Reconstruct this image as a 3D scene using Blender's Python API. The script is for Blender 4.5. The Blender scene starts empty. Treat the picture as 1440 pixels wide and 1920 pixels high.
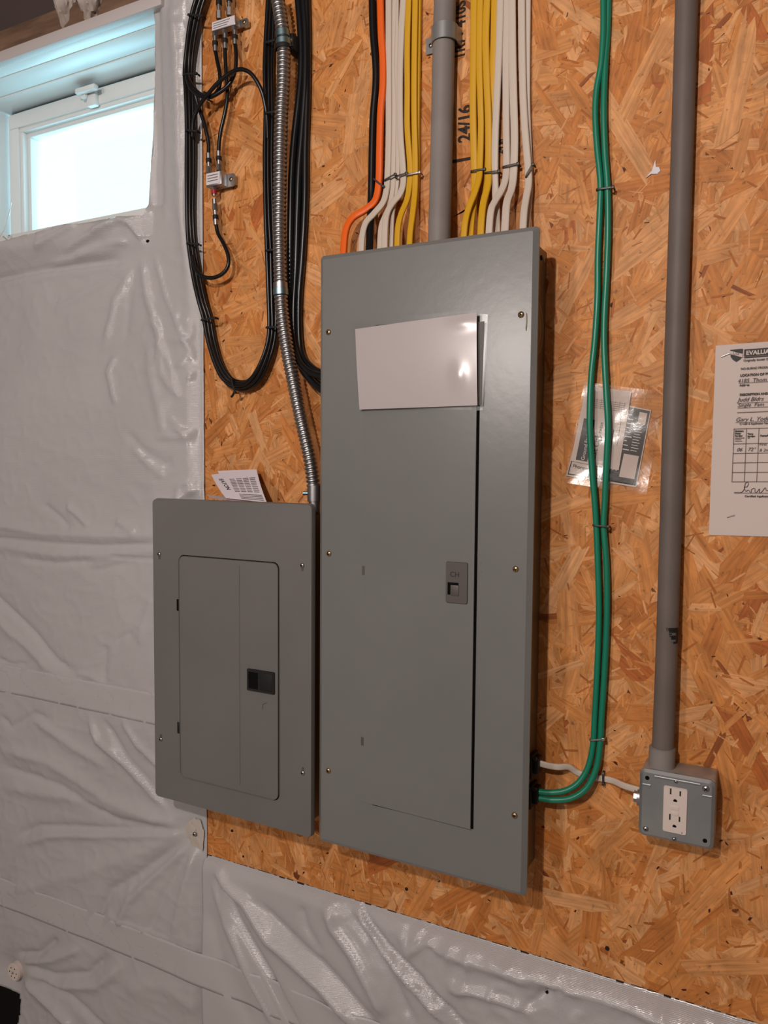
import bpy, bmesh, math, random
import numpy as np
from mathutils import Vector, Matrix
random.seed(7)
SC = bpy.context.scene
COL = SC.collection
Z0 = 1.0                      # height of the main panel's lower edge above the floor

# ------------------------------------------------------------------ camera
CAM = (.6942, -1.1910, .6463 + Z0); YAW, PITCH, ROLL, FPX = .4813, -.0599, .0078, 1443.57
def basis():
    cy, sy = math.cos(YAW), math.sin(YAW)
    w = Vector((-sy*math.cos(PITCH), cy*math.cos(PITCH), math.sin(PITCH)))
    r0 = Vector((cy, sy, 0)); u0 = r0.cross(w)
    return r0*math.cos(ROLL)+u0*math.sin(ROLL), -r0*math.sin(ROLL)+u0*math.cos(ROLL), w
RT, UP, FW = basis()
cd = bpy.data.cameras.new('camera'); cam = bpy.data.objects.new('camera', cd); COL.objects.link(cam)
m = Matrix((RT, UP, -FW)).transposed().to_4x4(); m.translation = Vector(CAM); cam.matrix_world = m
cd.sensor_fit = 'VERTICAL'; cd.sensor_height = 36; cd.lens = 36*FPX/1920; cd.clip_start = .02
SC.camera = cam
def U(x, y, d=0.):
    """point on the plane d metres in front of the board that the photo shows at x, y"""
    k = FW + RT*((x-720)/FPX) - UP*((y-960)/FPX)
    t = (-d-CAM[1])/k.y
    return Vector(CAM)+k*t

# ------------------------------------------------------------------ light
SC.view_settings.view_transform = 'Standard'; SC.view_settings.look = 'None'
SC.view_settings.gamma = 1; SC.view_settings.use_curve_mapping = False
SC.view_settings.exposure = 0.0
SC.cycles.use_denoising = True
W = bpy.data.worlds.new('sky'); SC.world = W; W.use_nodes = True
bg = W.node_tree.nodes['Background']; bg.inputs[0].default_value = (.72, .95, 1, 1); bg.inputs[1].default_value = 1.7
def lamp(name, typ, loc, power, col, size=.04, target=None, sy=None):
    l = bpy.data.lights.new(name, typ); l.energy = power; l.color = col
    if typ == 'AREA':
        l.shape = 'RECTANGLE'; l.size = size; l.size_y = sy or size
    else: l.shadow_soft_size = size
    o = bpy.data.objects.new(name, l); COL.objects.link(o); o.location = loc
    if target is not None:
        o.rotation_euler = (Vector(target)-Vector(loc)).to_track_quat('-Z', 'Y').to_euler()
    return o
lamp('ceiling_bulb', 'POINT', (.37, -1.98, 1.445+Z0), 80, (1, .915, .85), .035)
lamp('fill_lamp', 'AREA', (-.56, -2.9, 1.24+Z0), 20, (1, .90, .84), .20, (.2, 0, .7+Z0), .20)  # unseen fill lamp, added for soft light and a highlight on the main cover
lamp('daylight', 'AREA', (-.80, .62, 1.30+Z0), 16, (.45, .85, 1), 1.0, (-.6, 0, 1.36+Z0), .6)

# ------------------------------------------------------------------ materials
def mat(name, col=(.5, .5, .5), rough=.5, metal=0, spec=.5, coat=0):
    M = bpy.data.materials.new(name); M.use_nodes = True
    b = M.node_tree.nodes['Principled BSDF']
    b.inputs['Base Color'].default_value = (*col, 1); b.inputs['Roughness'].default_value = rough
    b.inputs['Metallic'].default_value = metal; b.inputs['Specular IOR Level'].default_value = spec
    b.inputs['Coat Weight'].default_value = coat
    return M
def sr(r, g, b):
    f = lambda c: (c/255/12.92) if c <= 10 else ((c/255+.055)/1.055)**2.4
    return (f(r), f(g), f(b))
def N(M, t, **kw):
    n = M.node_tree.nodes.new(t)
    for k, v in kw.items():
        if hasattr(n, k): setattr(n, k, v)
        else: n.inputs[k].default_value = v
    return n
def L(M, a, b): M.node_tree.links.new(a, b)
def B(M): return M.node_tree.nodes['Principled BSDF']
def vary(M, c1, c2, scale=8, detail=4, lo=.35, hi=.65, coord='Object', stretch=(1, 1, 1)):
    tc = N(M, 'ShaderNodeTexCoord'); mp = N(M, 'ShaderNodeMapping'); mp.inputs['Scale'].default_value = stretch
    n = N(M, 'ShaderNodeTexNoise'); n.inputs['Scale'].default_value = scale; n.inputs['Detail'].default_value = detail
    r = N(M, 'ShaderNodeValToRGB'); r.color_ramp.elements[0].position = lo; r.color_ramp.elements[1].position = hi
    r.color_ramp.elements[0].color = (*c1, 1); r.color_ramp.elements[1].color = (*c2, 1)
    L(M, tc.outputs[coord], mp.inputs[0]); L(M, mp.outputs[0], n.inputs['Vector']); L(M, n.outputs[0], r.inputs[0])
    L(M, r.outputs[0], B(M).inputs['Base Color'])
    return mp, n
def bump(M, scale, strength, dist=.001, stretch=(1, 1, 1), detail=3):
    tc = N(M, 'ShaderNodeTexCoord'); mp = N(M, 'ShaderNodeMapping'); mp.inputs['Scale'].default_value = stretch
    n = N(M, 'ShaderNodeTexNoise'); n.inputs['Scale'].default_value = scale; n.inputs['Detail'].default_value = detail
    b = N(M, 'ShaderNodeBump'); b.inputs['Strength'].default_value = strength; b.inputs['Distance'].default_value = dist
    L(M, tc.outputs['Object'], mp.inputs[0]); L(M, mp.outputs[0], n.inputs['Vector']); L(M, n.outputs[0], b.inputs['Height'])
    L(M, b.outputs[0], B(M).inputs['Normal'])
    return b
m_paint = mat('grey_enamel', rough=.27, spec=.45); vary(m_paint, (.166, .170, .166), (.178, .182, .178), 5, 3); bump(m_paint, 60, .12, .001)
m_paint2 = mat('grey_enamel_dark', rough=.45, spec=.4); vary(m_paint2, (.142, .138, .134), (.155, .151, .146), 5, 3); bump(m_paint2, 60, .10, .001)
m_box = mat('panel_box_steel', (.20, .17, .12), .45, .7)
m_zinc = mat('zinc', (.40, .40, .41), .38, 1); bump(m_zinc, 150, .2, .0005)
m_zincb = mat('bluish_zinc', (.28, .44, .50), .40, 1)
m_zincf = mat('grey_coated_steel', rough=.38, metal=.55); vary(m_zincf, (.25, .27, .285), (.31, .325, .335), 12)
m_galv = mat('galvanised_box', rough=.5, metal=.35); vary(m_galv, (.30, .27, .25), (.40, .36, .33), 40)
m_brass = mat('brass_screw', (.45, .33, .20), .35, 1)
m_black = mat('black_jacket', (.005, .006, .008), .30, 0, .4)
m_blackm = mat('black_matte', (.012, .012, .013), .6, 0, .3)
m_void = mat('dark_gap', (.004, .004, .004), .9, 0, .1)
m_latch = mat('brown_grey_latch', (.085, .075, .072), .5)
m_latchd = mat('black_latch', (.009, .009, .010), .55)
m_orange = mat('orange_jacket', sr(232, 98, 22), .42, 0, .4)
m_white = mat('white_jacket', (.58, .50, .43), .45, 0, .4)
m_yellow = mat('yellow_jacket', sr(208, 158, 30), .42, 0, .4)
m_green = mat('green_jacket', (.006, .19, .115), .35, 0, .5)
m_pvc = mat('grey_pvc', rough=.5, spec=.35); vary(m_pvc, (.205, .185, .18), (.245, .225, .215), 9)
m_pvcd = mat('darker_grey_pvc', rough=.55, spec=.3); vary(m_pvcd, (.130, .108, .098), (.150, .126, .116), 14); bump(m_pvcd, 90, .1, .001)
m_paper = mat('paper', (.60, .51, .48), .7, 0, .3)
m_card = mat('white_card', (.47, .42, .43), .5, 0, .3)
m_paperw = mat('white_leaflet', (.62, .57, .62), .6, 0, .3)
m_ink = mat('black_ink', (.018, .014, .014), .6)
m_inkg = mat('grey_ink', (.16, .13, .125), .7)
m_pen = mat('pen_ink', (.045, .035, .045), .6)
m_inkd = mat('dark_print', (.030, .025, .028), .5)
m_stamp = mat('stamp_ink', (.022, .012, .008), .8)
m_ivory = mat('ivory_receptacle', (.66, .57, .53), .35)
m_red = mat('red_band', (.35, .01, .02), .4)
m_label = mat('white_label', (.66, .63, .67), .5)
m_tie = mat('dark_cable_tie', (.03, .025, .025), .4)
m_vinyl = mat('white_vinyl', (.70, .72, .72), .35)
m_fascia = mat('painted_casing', (.50, .46, .46), .5)
m_wood = mat('rough_lumber', rough=.8); vary(m_wood, (.10, .055, .035), (.22, .13, .08), 9, 5, .3, .7, 'Object', (1, 6, 6))
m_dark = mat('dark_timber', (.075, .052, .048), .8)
m_deep = mat('void_shade_black', (.008, .007, .007), .95, 0, .1)
m_batt = mat('fibreglass_batt', rough=.9); vary(m_batt, (.24, .17, .13), (.46, .40, .37), 9, 6)
m_conc = mat('poured_concrete', rough=.85); vary(m_conc, (.16, .15, .14), (.24, .225, .21), 6, 6)
m_room = mat('room_wall', rough=.9); vary(m_room, (.36, .33, .30), (.42, .38, .34), 3)
m_floor = mat('concrete_floor', rough=.8); vary(m_floor, (.38, .35, .32), (.50, .46, .42), 4, 6)
m_tape = mat('seam_tape', (.475, .462, .475), .40, 0, .5)
m_patch = mat('clear_tape_patch', (.52, .47, .42), .25)

def clear(name, rough=.08, alpha=.22, tint=(.995, .995, .995)):
    M = bpy.data.materials.new(name); M.use_nodes = True; nt = M.node_tree
    nt.nodes.clear()
    o = N(M, 'ShaderNodeOutputMaterial'); t = N(M, 'ShaderNodeBsdfTransparent'); t.inputs[0].default_value = (*tint, 1)
    g = N(M, 'ShaderNodeBsdfGlossy'); g.inputs['Color'].default_value = (1, 1, 1, 1); g.inputs['Roughness'].default_value = rough
    x = N(M, 'ShaderNodeMixShader'); x.inputs[0].default_value = alpha
    L(M, t.outputs[0], x.inputs[1]); L(M, g.outputs[0], x.inputs[2]); L(M, x.outputs[0], o.inputs[0])
    return M, g
m_glass, _ = clear('window_glass', .02, .06, (.93, .99, 1))
m_sleeve, gs = clear('clear_sleeve', .20, .022)
m_bag, gb = clear('clear_bag', .20, .030, (.975, .97, .96))
tc = N(m_bag, 'ShaderNodeTexCoord'); nn = N(m_bag, 'ShaderNodeTexNoise'); nn.inputs['Scale'].default_value = 35; nn.inputs['Detail'].default_value = 4
bb = N(m_bag, 'ShaderNodeBump'); bb.inputs['Strength'].default_value = .22; bb.inputs['Distance'].default_value = .004
L(m_bag, tc.outputs['Object'], nn.inputs['Vector']); L(m_bag, nn.outputs[0], bb.inputs['Height']); L(m_bag, bb.outputs[0], gb.inputs['Normal'])

# plastic facing of the insulation, with its fine woven ribs
m_plastic = mat('white_plastic_facing', (.48, .465, .48), .23, 0, .65)
vary(m_plastic, (.455, .442, .455), (.500, .487, .502), 3, 5, .3, .7)
def ribs(M):
    tc = N(M, 'ShaderNodeTexCoord'); wv = N(M, 'ShaderNodeTexWave'); wv.bands_direction = 'Z'; wv.inputs['Scale'].default_value = 210
    wv.inputs['Distortion'].default_value = 3; wv.inputs['Detail'].default_value = 2; wv.inputs['Detail Scale'].default_value = .5
    n = N(M, 'ShaderNodeTexNoise'); n.inputs['Scale'].default_value = 160; n.inputs['Detail'].default_value = 3
    a = N(M, 'ShaderNodeMath', operation='ADD'); L(M, tc.outputs['Object'], wv.inputs['Vector']); L(M, tc.outputs['Object'], n.inputs['Vector'])
    L(M, wv.outputs[1], a.inputs[0]); L(M, n.outputs[0], a.inputs[1])
    b = N(M, 'ShaderNodeBump'); b.inputs['Strength'].default_value = .45; b.inputs['Distance'].default_value = .0004
    L(M, a.outputs[0], b.inputs['Height']); L(M, b.outputs[0], B(M).inputs['Normal'])
ribs(m_plastic)

# oriented strand board: each flake carries its own wood colour, grain runs along its UV
m_osb = mat('oriented_strand_wood', (.4, .2, .08), .62, 0, .35)
def osb_nodes(M):
    at = N(M, 'ShaderNodeVertexColor'); at.layer_name = 'wood'
    uv = N(M, 'ShaderNodeUVMap'); uv.uv_map = 'grain'
    mp = N(M, 'ShaderNodeMapping'); mp.inputs['Scale'].default_value = (9, 240, 1)
    n1 = N(M, 'ShaderNodeTexNoise'); n1.inputs['Scale'].default_value = 1; n1.inputs['Detail'].default_value = 3
    n1.inputs['Distortion'].default_value = .4
    mp2 = N(M, 'ShaderNodeMapping'); mp2.inputs['Scale'].default_value = (40, 160, 1)
    n2 = N(M, 'ShaderNodeTexNoise'); n2.inputs['Scale'].default_value = 1; n2.inputs['Detail'].default_value = 5
    L(M, uv.outputs[0], mp.inputs[0]); L(M, mp.outputs[0], n1.inputs['Vector'])
    L(M, uv.outputs[0], mp2.inputs[0]); L(M, mp2.outputs[0], n2.inputs['Vector'])
    r1 = N(M, 'ShaderNodeMapRange'); r1.inputs[1].default_value = .32; r1.inputs[2].default_value = .62; r1.inputs[3].default_value = .80; r1.inputs[4].default_value = 1.12
    r2 = N(M, 'ShaderNodeMapRange'); r2.inputs[1].default_value = .30; r2.inputs[2].default_value = .60; r2.inputs[3].default_value = .86; r2.inputs[4].default_value = 1.05
    L(M, n1.outputs[0], r1.inputs[0]); L(M, n2.outputs[0], r2.inputs[0])
    mu = N(M, 'ShaderNodeMath', operation='MULTIPLY'); L(M, r1.outputs[0], mu.inputs[0]); L(M, r2.outputs[0], mu.inputs[1])
    # resin-dark specks
    tc = N(M, 'ShaderNodeTexCoord'); n3 = N(M, 'ShaderNodeTexNoise'); n3.inputs['Scale'].default_value = 95; n3.inputs['Detail'].default_value = 4; n3.inputs['Roughness'].default_value = .7
    L(M, tc.outputs['Object'], n3.inputs['Vector'])
    r3 = N(M, 'ShaderNodeMapRange'); r3.inputs[1].default_value = .28; r3.inputs[2].default_value = .40; r3.inputs[3].default_value = .45; r3.inputs[4].default_value = 1
    L(M, n3.outputs[0], r3.inputs[0]); mu2 = N(M, 'ShaderNodeMath', operation='MULTIPLY'); L(M, mu.outputs[0], mu2.inputs[0]); L(M, r3.outputs[0], mu2.inputs[1])
    n4 = N(M, 'ShaderNodeTexNoise'); n4.inputs['Scale'].default_value = 22; n4.inputs['Detail'].default_value = 5; L(M, tc.outputs['Object'], n4.inputs['Vector'])
    r4 = N(M, 'ShaderNodeMapRange'); r4.inputs[1].default_value = .35; r4.inputs[2].default_value = .65; r4.inputs[3].default_value = .86; r4.inputs[4].default_value = 1.10
    L(M, n4.outputs[0], r4.inputs[0]); mu3 = N(M, 'ShaderNodeMath', operation='MULTIPLY'); L(M, mu2.outputs[0], mu3.inputs[0]); L(M, r4.outputs[0], mu3.inputs[1]); mu2 = mu3
    vm = N(M, 'ShaderNodeVectorMath', operation='SCALE'); L(M, at.outputs[0], vm.inputs[0]); L(M, mu2.outputs[0], vm.inputs['Scale'])
    L(M, vm.outputs[0], B(M).inputs['Base Color'])
    b = N(M, 'ShaderNodeBump'); b.inputs['Strength'].default_value = .5; b.inputs['Distance'].default_value = .0008
    L(M, mu.outputs[0], b.inputs['Height']); L(M, b.outputs[0], B(M).inputs['Normal'])
osb_nodes(m_osb)

# ------------------------------------------------------------------ object helpers
def tag(o, label=None, cat=None, group=None, kind=None):
    if label: o['label'] = label
    if cat: o['category'] = cat
    if group: o['group'] = group
    if kind: o['kind'] = kind
    return o
def place(o, parent, c):
    if parent is not None:
        o.parent = parent; o.location = c-wloc(parent)
    else: o.location = c
def wloc(o):
    v = Vector(o.location)
    while o.parent: o = o.parent; v += Vector(o.location)
    return v
def obj(name, bm, material, parent=None, smooth=True):
    """bmesh in world coordinates -> one mesh object with its origin at its middle"""
    me = bpy.data.meshes.new(name)
    if len(bm.verts):
        lo = Vector([min(v.co[i] for v in bm.verts) for i in range(3)]); hi = Vector([max(v.co[i] for v in bm.verts) for i in range(3)])
    c = (lo+hi)/2
    for v in bm.verts: v.co -= c
    for f in bm.faces: f.smooth = smooth and len(f.verts) < 5
    bm.to_mesh(me); bm.free()
    me.materials.append(material)
    if smooth:
        me.set_sharp_from_angle(angle=math.radians(38))
        for p in me.polygons:
            if len(p.vertices) > 4: p.use_smooth = False
    o = bpy.data.objects.new(name, me); COL.objects.link(o); place(o, parent, c)
    return o
def thing(name, label, cat, loc, group=None, kind=None):
    o = bpy.data.objects.new(name, None); COL.objects.link(o); o.location = loc; o.empty_display_size = .03
    return tag(o, label, cat, group, kind)
def bx(bm, x0, x1, y0, y1, z0, z1, bev=0, seg=2):
    r = bmesh.ops.create_cube(bm, size=1)
    for v in r['verts']:
        v.co = Vector(((x0+x1)/2+v.co.x*(x1-x0), (y0+y1)/2+v.co.y*(y1-y0), (z0+z1)/2+v.co.z*(z1-z0)))
    if bev:
        es = list({e for v in r['verts'] for e in v.link_edges})
        bmesh.ops.bevel(bm, geom=es, offset=bev, segments=seg, affect='EDGES', profile=.5)
def box(name, x0, x1, y0, y1, z0, z1, M, parent=None, bev=0, seg=2):
    bm = bmesh.new(); bx(bm, x0, x1, y0, y1, z0, z1, bev, seg); return obj(name, bm, M, parent)
def rrect(w, h, r, n=5):
    pts = []
    for cx, cz, a in ((w/2-r, h/2-r, 0), (-w/2+r, h/2-r, 90), (-w/2+r, -h/2+r, 180), (w/2-r, -h/2+r, 270)):
        for i in range(n+1):
            t = math.radians(a+90*i/n); pts.append((cx+r*math.cos(t), cz+r*math.sin(t)))
    return pts
def plate(bm, x0, x1, z0, z1, yb, yf, r=.006, inset=0, n=5):
    """rounded plate in the wall plane; its front edge set in by inset (a bevelled lip)"""
    cx, cz = (x0+x1)/2, (z0+z1)/2; rings = []
    spec = [(yb, 0)] + ([(yb-.003, 0)] if inset else []) + [(yf, inset)]
    for y, ins in spec:
        rings.append([bm.verts.new((cx+a, y, cz+b)) for a, b in rrect(x1-x0-2*ins, z1-z0-2*ins, max(r-ins*.5, .0008), n)])
    k = len(rings[0])
    for a, b in zip(rings, rings[1:]):
        for i in range(k): bm.faces.new((a[i], a[(i+1) % k], b[(i+1) % k], b[i]))
    bm.faces.new(rings[-1]); bm.faces.new(rings[0][::-1])
    bmesh.ops.recalc_face_normals(bm, faces=bm.faces)
def cyl(bm, p0, p1, r, n=20, r2=None):
    p0, p1 = Vector(p0), Vector(p1); d = p1-p0
    q = d.to_track_quat('Z', 'Y').to_matrix().to_4x4(); q.translation = (p0+p1)/2
    bmesh.ops.create_cone(bm, cap_ends=True, segments=n, radius1=r, radius2=r if r2 is None else r2, depth=d.length, matrix=q)
def smoothpath(pts, step=.004):
    P = [Vector(p) for p in pts]; P = [P[0]*2-P[1]]+P+[P[-1]*2-P[-2]]; out = []
    for i in range(1, len(P)-2):
        a, b, c, d = P[i-1:i+3]; n = max(2, int((c-b).length/step))
        for k in range(n):
            t = k/n
            out.append(.5*((2*b)+(c-a)*t+(2*a-5*b+4*c-d)*t*t+(3*b-a-3*c+d)*t**3))
    out.append(P[-2]); return out
def sweep(bm, path, sec, radii=None):
    """sec: list of (across, toward viewer) offsets, swept along path with the viewer side held at -Y"""
    rings = []
    for i, p in enumerate(path):
        t = (path[min(i+1, len(path)-1)]-path[max(i-1, 0)]).normalized()
        out = Vector((0, -1, 0)); s = t.cross(out)
        if s.length < .15: s = Vector((1, 0, 0))
        s.normalize(); o2 = s.cross(t).normalized()
        if o2.dot(out) < 0: o2 = -o2; 
        k = radii[i] if radii else 1
        rings.append([bm.verts.new(p+s*a*k+o2*b*k) for a, b in sec])
    n = len(sec)
    for a, b in zip(rings, rings[1:]):
        for i in range(n): bm.faces.new((a[i], a[(i+1) % n], b[(i+1) % n], b[i]))
    bm.faces.new(rings[0][::-1]); bm.faces.new(rings[-1])
    bmesh.ops.recalc_face_normals(bm, faces=bm.faces)
def circ(r, n=12): return [(r*math.cos(2*math.pi*i/n), r*math.sin(2*math.pi*i/n)) for i in range(n)]
def flat(w, t, n=16):
    out = []
    for i in range(n):
        a = 2*math.pi*i/n; c, s = math.cos(a), math.sin(a)
        out.append((w/2*math.copysign(abs(c)**.55, c), t/2*math.copysign(abs(s)**.7, s)))
    return out
def cable(name, px, sec, M, label=None, cat='cable', group=None, parent=None):
    bm = bmesh.new(); path = smoothpath([U(*p) if len(p) == 3 else p for p in px]); sweep(bm, path, sec)
    o = obj(name, bm, M, parent)
    return tag(o, label, cat if label else None, group)
def tube_w(name, pts, r, M, parent=None, n=12):
    bm = bmesh.new(); sweep(bm, smoothpath(pts, .003), circ(r, n)); return obj(name, bm, M, parent)
def screw(parent, x, y, z, r, M, name='screw'):
    """pan head with a cross slot, facing the room"""
    bm = bmesh.new()
    prof = [(r, 0), (r, .0006), (r*.85, .0018), (r*.5, .0026), (.0001, .0029)]; n = 20; rings = []
    for q, d in prof: rings.append([bm.verts.new((x+q*math.cos(2*math.pi*i/n), y-d, z+q*math.sin(2*math.pi*i/n))) for i in range(n)])
    for a, b in zip(rings, rings[1:]):
        for i in range(n): bm.faces.new((a[i], b[i], b[(i+1) % n], a[(i+1) % n]))
    bmesh.ops.recalc_face_normals(bm, faces=bm.faces)
    s = obj(name, bm, M, parent)
    b2 = bmesh.new(); a = random.uniform(0, 1.5)
    for k in (0, 1):
        t = a+k*math.pi/2; c, s_ = math.cos(t), math.sin(t); w = r*.11; l = r*.55
        vs = [b2.verts.new((x+c*u-s_*v, y-.0031, z+s_*u+c*v)) for u, v in ((-l, -w), (l, -w), (l, w), (-l, w))]
        b2.faces.new(vs)
    bmesh.ops.solidify(b2, geom=b2.faces[:], thickness=.0008)
    obj('slot', b2, m_void, s, False)
    return s
def text(s, size, org, M, parent, ex=(1, 0, 0), ey=(0, 0, 1), name='lettering', bold=0, align='LEFT', xs=1, shear=0):
    cu = bpy.data.curves.new('t', 'FONT'); cu.body = s; cu.size = size; cu.align_x = align; cu.offset = bold; cu.shear = shear
    o = bpy.data.objects.new('t', cu); COL.objects.link(o)
    bpy.context.view_layer.update()
    me = bpy.data.meshes.new_from_object(o); bpy.data.objects.remove(o); bpy.data.curves.remove(cu)
    bm = bmesh.new(); bm.from_mesh(me); bpy.data.meshes.remove(me)
    ex, ey, org = Vector(ex), Vector(ey), Vector(org)
    for v in bm.verts: v.co = org+ex*(v.co.x*xs)+ey*v.co.y
    return obj(name, bm, M, parent, False)
def quad(c, u, v):
    """c = TL, TR, BR, BL world points; u right, v down"""
    return c[0]*(1-u)*(1-v)+c[1]*u*(1-v)+c[2]*u*v+c[3]*(1-u)*v
def qrects(name, c, rects, M, parent, lift=.0004):
    bm = bmesh.new()
    for u0, v0, u1, v1 in rects:
        vs = [bm.verts.new(quad(c, a, b)+Vector((0, -lift, 0))) for a, b in ((u0, v1), (u1, v1), (u1, v0), (u0, v0))]
        bm.faces.new(vs)
    return obj(name, bm, M, parent, False)
def qtext(s, c, u, v, h, M, parent, rot=0, lift=.0006, **kw):
    """text of height h (m) at u,v of the sheet; rot in quarter-turn units along the sheet's axes"""
    ax = (c[1]-c[0]).normalized(); ay = (c[0]-c[3]).normalized()
    a = math.radians(rot); ex = ax*math.cos(a)+ay*math.sin(a); ey = -ax*math.sin(a)+ay*math.cos(a)
    return text(s, h*1.4, quad(c, u, v)+Vector((0, -lift, 0)), M, parent, ex, ey, **kw)
def sheet(name, c, M, parent=None, th=.0005, bend=None, n=14):
    bm = bmesh.new(); g = [[bm.verts.new(quad(c, i/n, j/n)+Vector((0, -(bend(i/n, j/n) if bend else 0), 0))) for i in range(n+1)] for j in range(n+1)]
    for j in range(n):
        for i in range(n): bm.faces.new((g[j+1][i], g[j+1][i+1], g[j][i+1], g[j][i]))
    b = [[bm.verts.new(v.co+Vector((0, th, 0))) for v in row] for row in g]
    for j in range(n):
        for i in range(n): bm.faces.new((b[j][i], b[j][i+1], b[j+1][i+1], b[j+1][i]))
    for i in range(n):
        bm.faces.new((g[0][i], g[0][i+1], b[0][i+1], b[0][i])); bm.faces.new((g[n][i+1], g[n][i], b[n][i], b[n][i+1]))
        bm.faces.new((g[i+1][0], g[i][0], b[i][0], b[i+1][0])); bm.faces.new((g[i][n], g[i+1][n], b[i+1][n], b[i][n]))
    return obj(name, bm, M, parent)

# ------------------------------------------------------------------ room shell
RX0, RX1, RY0, CZ = -2.6, 3.0, -4.2, 1.60+Z0
def struct(o): return tag(o, kind='structure')
WT = .012                                             # face of the concrete behind the board
HX0, HX1, HZ0, HZ1 = -1.16, -.405, 1.13+Z0, 1.545+Z0    # window hole
bm = bmesh.new()
bx(bm, RX0, HX0, WT, .26, 0, CZ+.3); bx(bm, HX1, RX1, WT, .26, 0, CZ+.3)
bx(bm, HX0, HX1, WT, .26, 0, HZ0); bx(bm, HX0, HX1, .16, .26, HZ1+.03, CZ+.3)
struct(obj('wall_front', bm, m_conc, None, False))
struct(box('wall_back', RX0, RX1, RY0-.1, RY0, 0, CZ+.3, m_room))
struct(box('wall_left', RX0-.1, RX0, RY0-.1, .26, 0, CZ+.3, m_room))
struct(box('wall_right', RX1, RX1+.1, RY0-.1, .26, 0, CZ+.3, m_room))
struct(box('floor', RX0-.1, RX1+.1, RY0-.1, .26, -.1, 0, m_floor))
struct(box('ceiling', RX0-.1, RX1+.1, RY0-.1, .26, CZ+.25, CZ+.3, m_wood))

# ------------------------------------------------------------------ window
win = thing('window_1', 'white hopper window in a deep recess above the plastic sheeting', None, (-.8, .1, HZ0), kind='structure')
fz = 1.531+Z0
bm = bmesh.new()     # casing strip over the head
bx(bm, -1.25, -.405, -.030, -.012, fz-.001, fz+.022, .001)
obj('head_casing', bm, m_fascia, win)
# stepped head and jambs, three boards deep
hb = bmesh.new()
bx(hb, HX0-.01, HX1+.02, -.014, .018, fz, fz+.02, .001); bx(hb, HX0-.01, HX1+.02, .0185, .078, fz-.0015, fz+.02, .0015); bx(hb, HX0-.01, HX1+.02, .0785, .150, fz-.004, fz+.02, .002)
obj('head_board', hb, m_vinyl, win)
for sx, nm in ((-1, 'jamb'), (1, 'jamb')):
    jb = bmesh.new(); xa = -1.090 if sx < 0 else -.478
    if sx < 0: bx(jb, xa-.06, xa, .0785, .16, HZ0, fz, .002); bx(jb, xa-.06, xa-.004, -.014, .0785, HZ0, fz, .002)
    else: bx(jb, xa, xa+.06, .0785, .16, HZ0, fz, .002); bx(jb, -.424, -.41, .0, .0785, HZ0, fz, .002)
    obj(nm, jb, m_vinyl, win)
box('sill', -1.15, -.42, -.005, .17, HZ0, HZ0+.035, m_vinyl, win, .002)
# sash
sx0, sx1, sz0, sz1 = -1.082, -.484, 1.172+Z0, 1.522+Z0
def frame(bm, x0, x1, z0, z1, w, y0, y1, bev=.002):
    bx(bm, x0, x1, y0, y1, z1-w, z1, bev); bx(bm, x0, x1, y0, y1, z0, z0+w, bev)
    bx(bm, x0, x0+w, y0, y1, z0+w*.98, z1-w*.98, bev); bx(bm, x1-w, x1, y0, y1, z0+w*.98, z1-w*.98, bev)
bm = bmesh.new(); frame(bm, sx0, sx1, sz0, sz1, .036, .140, .165, .003); sash = obj('sash', bm, m_vinyl, win)
bm = bmesh.new(); frame(bm, sx0+.034, sx1-.034, sz0+.034, sz1-.034, .012, .146, .172, .002); obj('sash_bead', bm, m_vinyl, sash)
bm = bmesh.new(); frame(bm, sx0+.044, sx1-.044, sz0+.044, sz1-.044, .012, .160, .190, .002); obj('glazing_bead', bm, m_vinyl, sash)
box('gap_shade_strip', sx0, sx1, .152, .160, sz1-.002, fz-.003, m_void, win)  # added black strip: paints the shade in the gap over the sash, stops light leaking
box('glass_pane', sx0+.05, sx1-.05, .172, .176, sz0+.05, sz1-.05, m_glass, win)
box('outer_frame', -1.15, -.42, .166, .20, HZ0, sz0+.002, m_vinyl, win)
bm = bmesh.new(); frame(bm, -1.15, -.42, HZ0-.01, HZ1+.05, .06, .176, .25, .002); obj('outer_frame', bm, m_vinyl, win)
lx, lz = -.775, sz1-.012
latch = bmesh.new(); bx(latch, lx-.014, lx+.014, .128, .142, lz-.030, lz+.006, .003)
lat = obj('latch', latch, m_vinyl, win)
bm = bmesh.new(); bx(bm, lx-.030, lx+.034, .108, .122, lz-.006, lz+.006, .003); bx(bm, lx-.026, lx-.008, .120, .132, lz-.012, lz+.004, .003); obj('latch_lever', bm, m_vinyl, lat)
# timber plate and insulation over the window
struct(box('trim_1', -1.7, -.30, .03, .16, HZ1+.012, HZ1+.100, m_wood, None, .002))
struct(box('trim_2', -1.7, -.30, .10, .16, HZ1+.101, CZ+.24, m_dark))
def batt(x0, x1, z0, z1, y, seed, label):
    rs = random.Random(seed); bm = bmesh.new(); bmesh.ops.create_icosphere(bm, subdivisions=4, radius=1)
    from mathutils import noise
    for v in bm.verts:
        n = noise.fractal(v.co*2.2+Vector((seed, 0, 0)), 1, 2, 4)*.28
        v.co = v.co*(1+n); v.co = Vector(((x0+x1)/2+v.co.x*(x1-x0)/2, y+v.co.y*.035, (z0+z1)/2+v.co.z*(z1-z0)/2))
    tag(obj('insulation_batt', bm, m_batt), label, 'insulation')
batt(-.775, -.71, 1.60+Z0, 1.74+Z0, .045, 3, 'grey-white wad of insulation tucked above window head, left of a smaller wad')
batt(-.685, -.625, 1.585+Z0, 1.70+Z0, .035, 8, 'small wad of insulation tucked above the right half of the window head')

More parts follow.
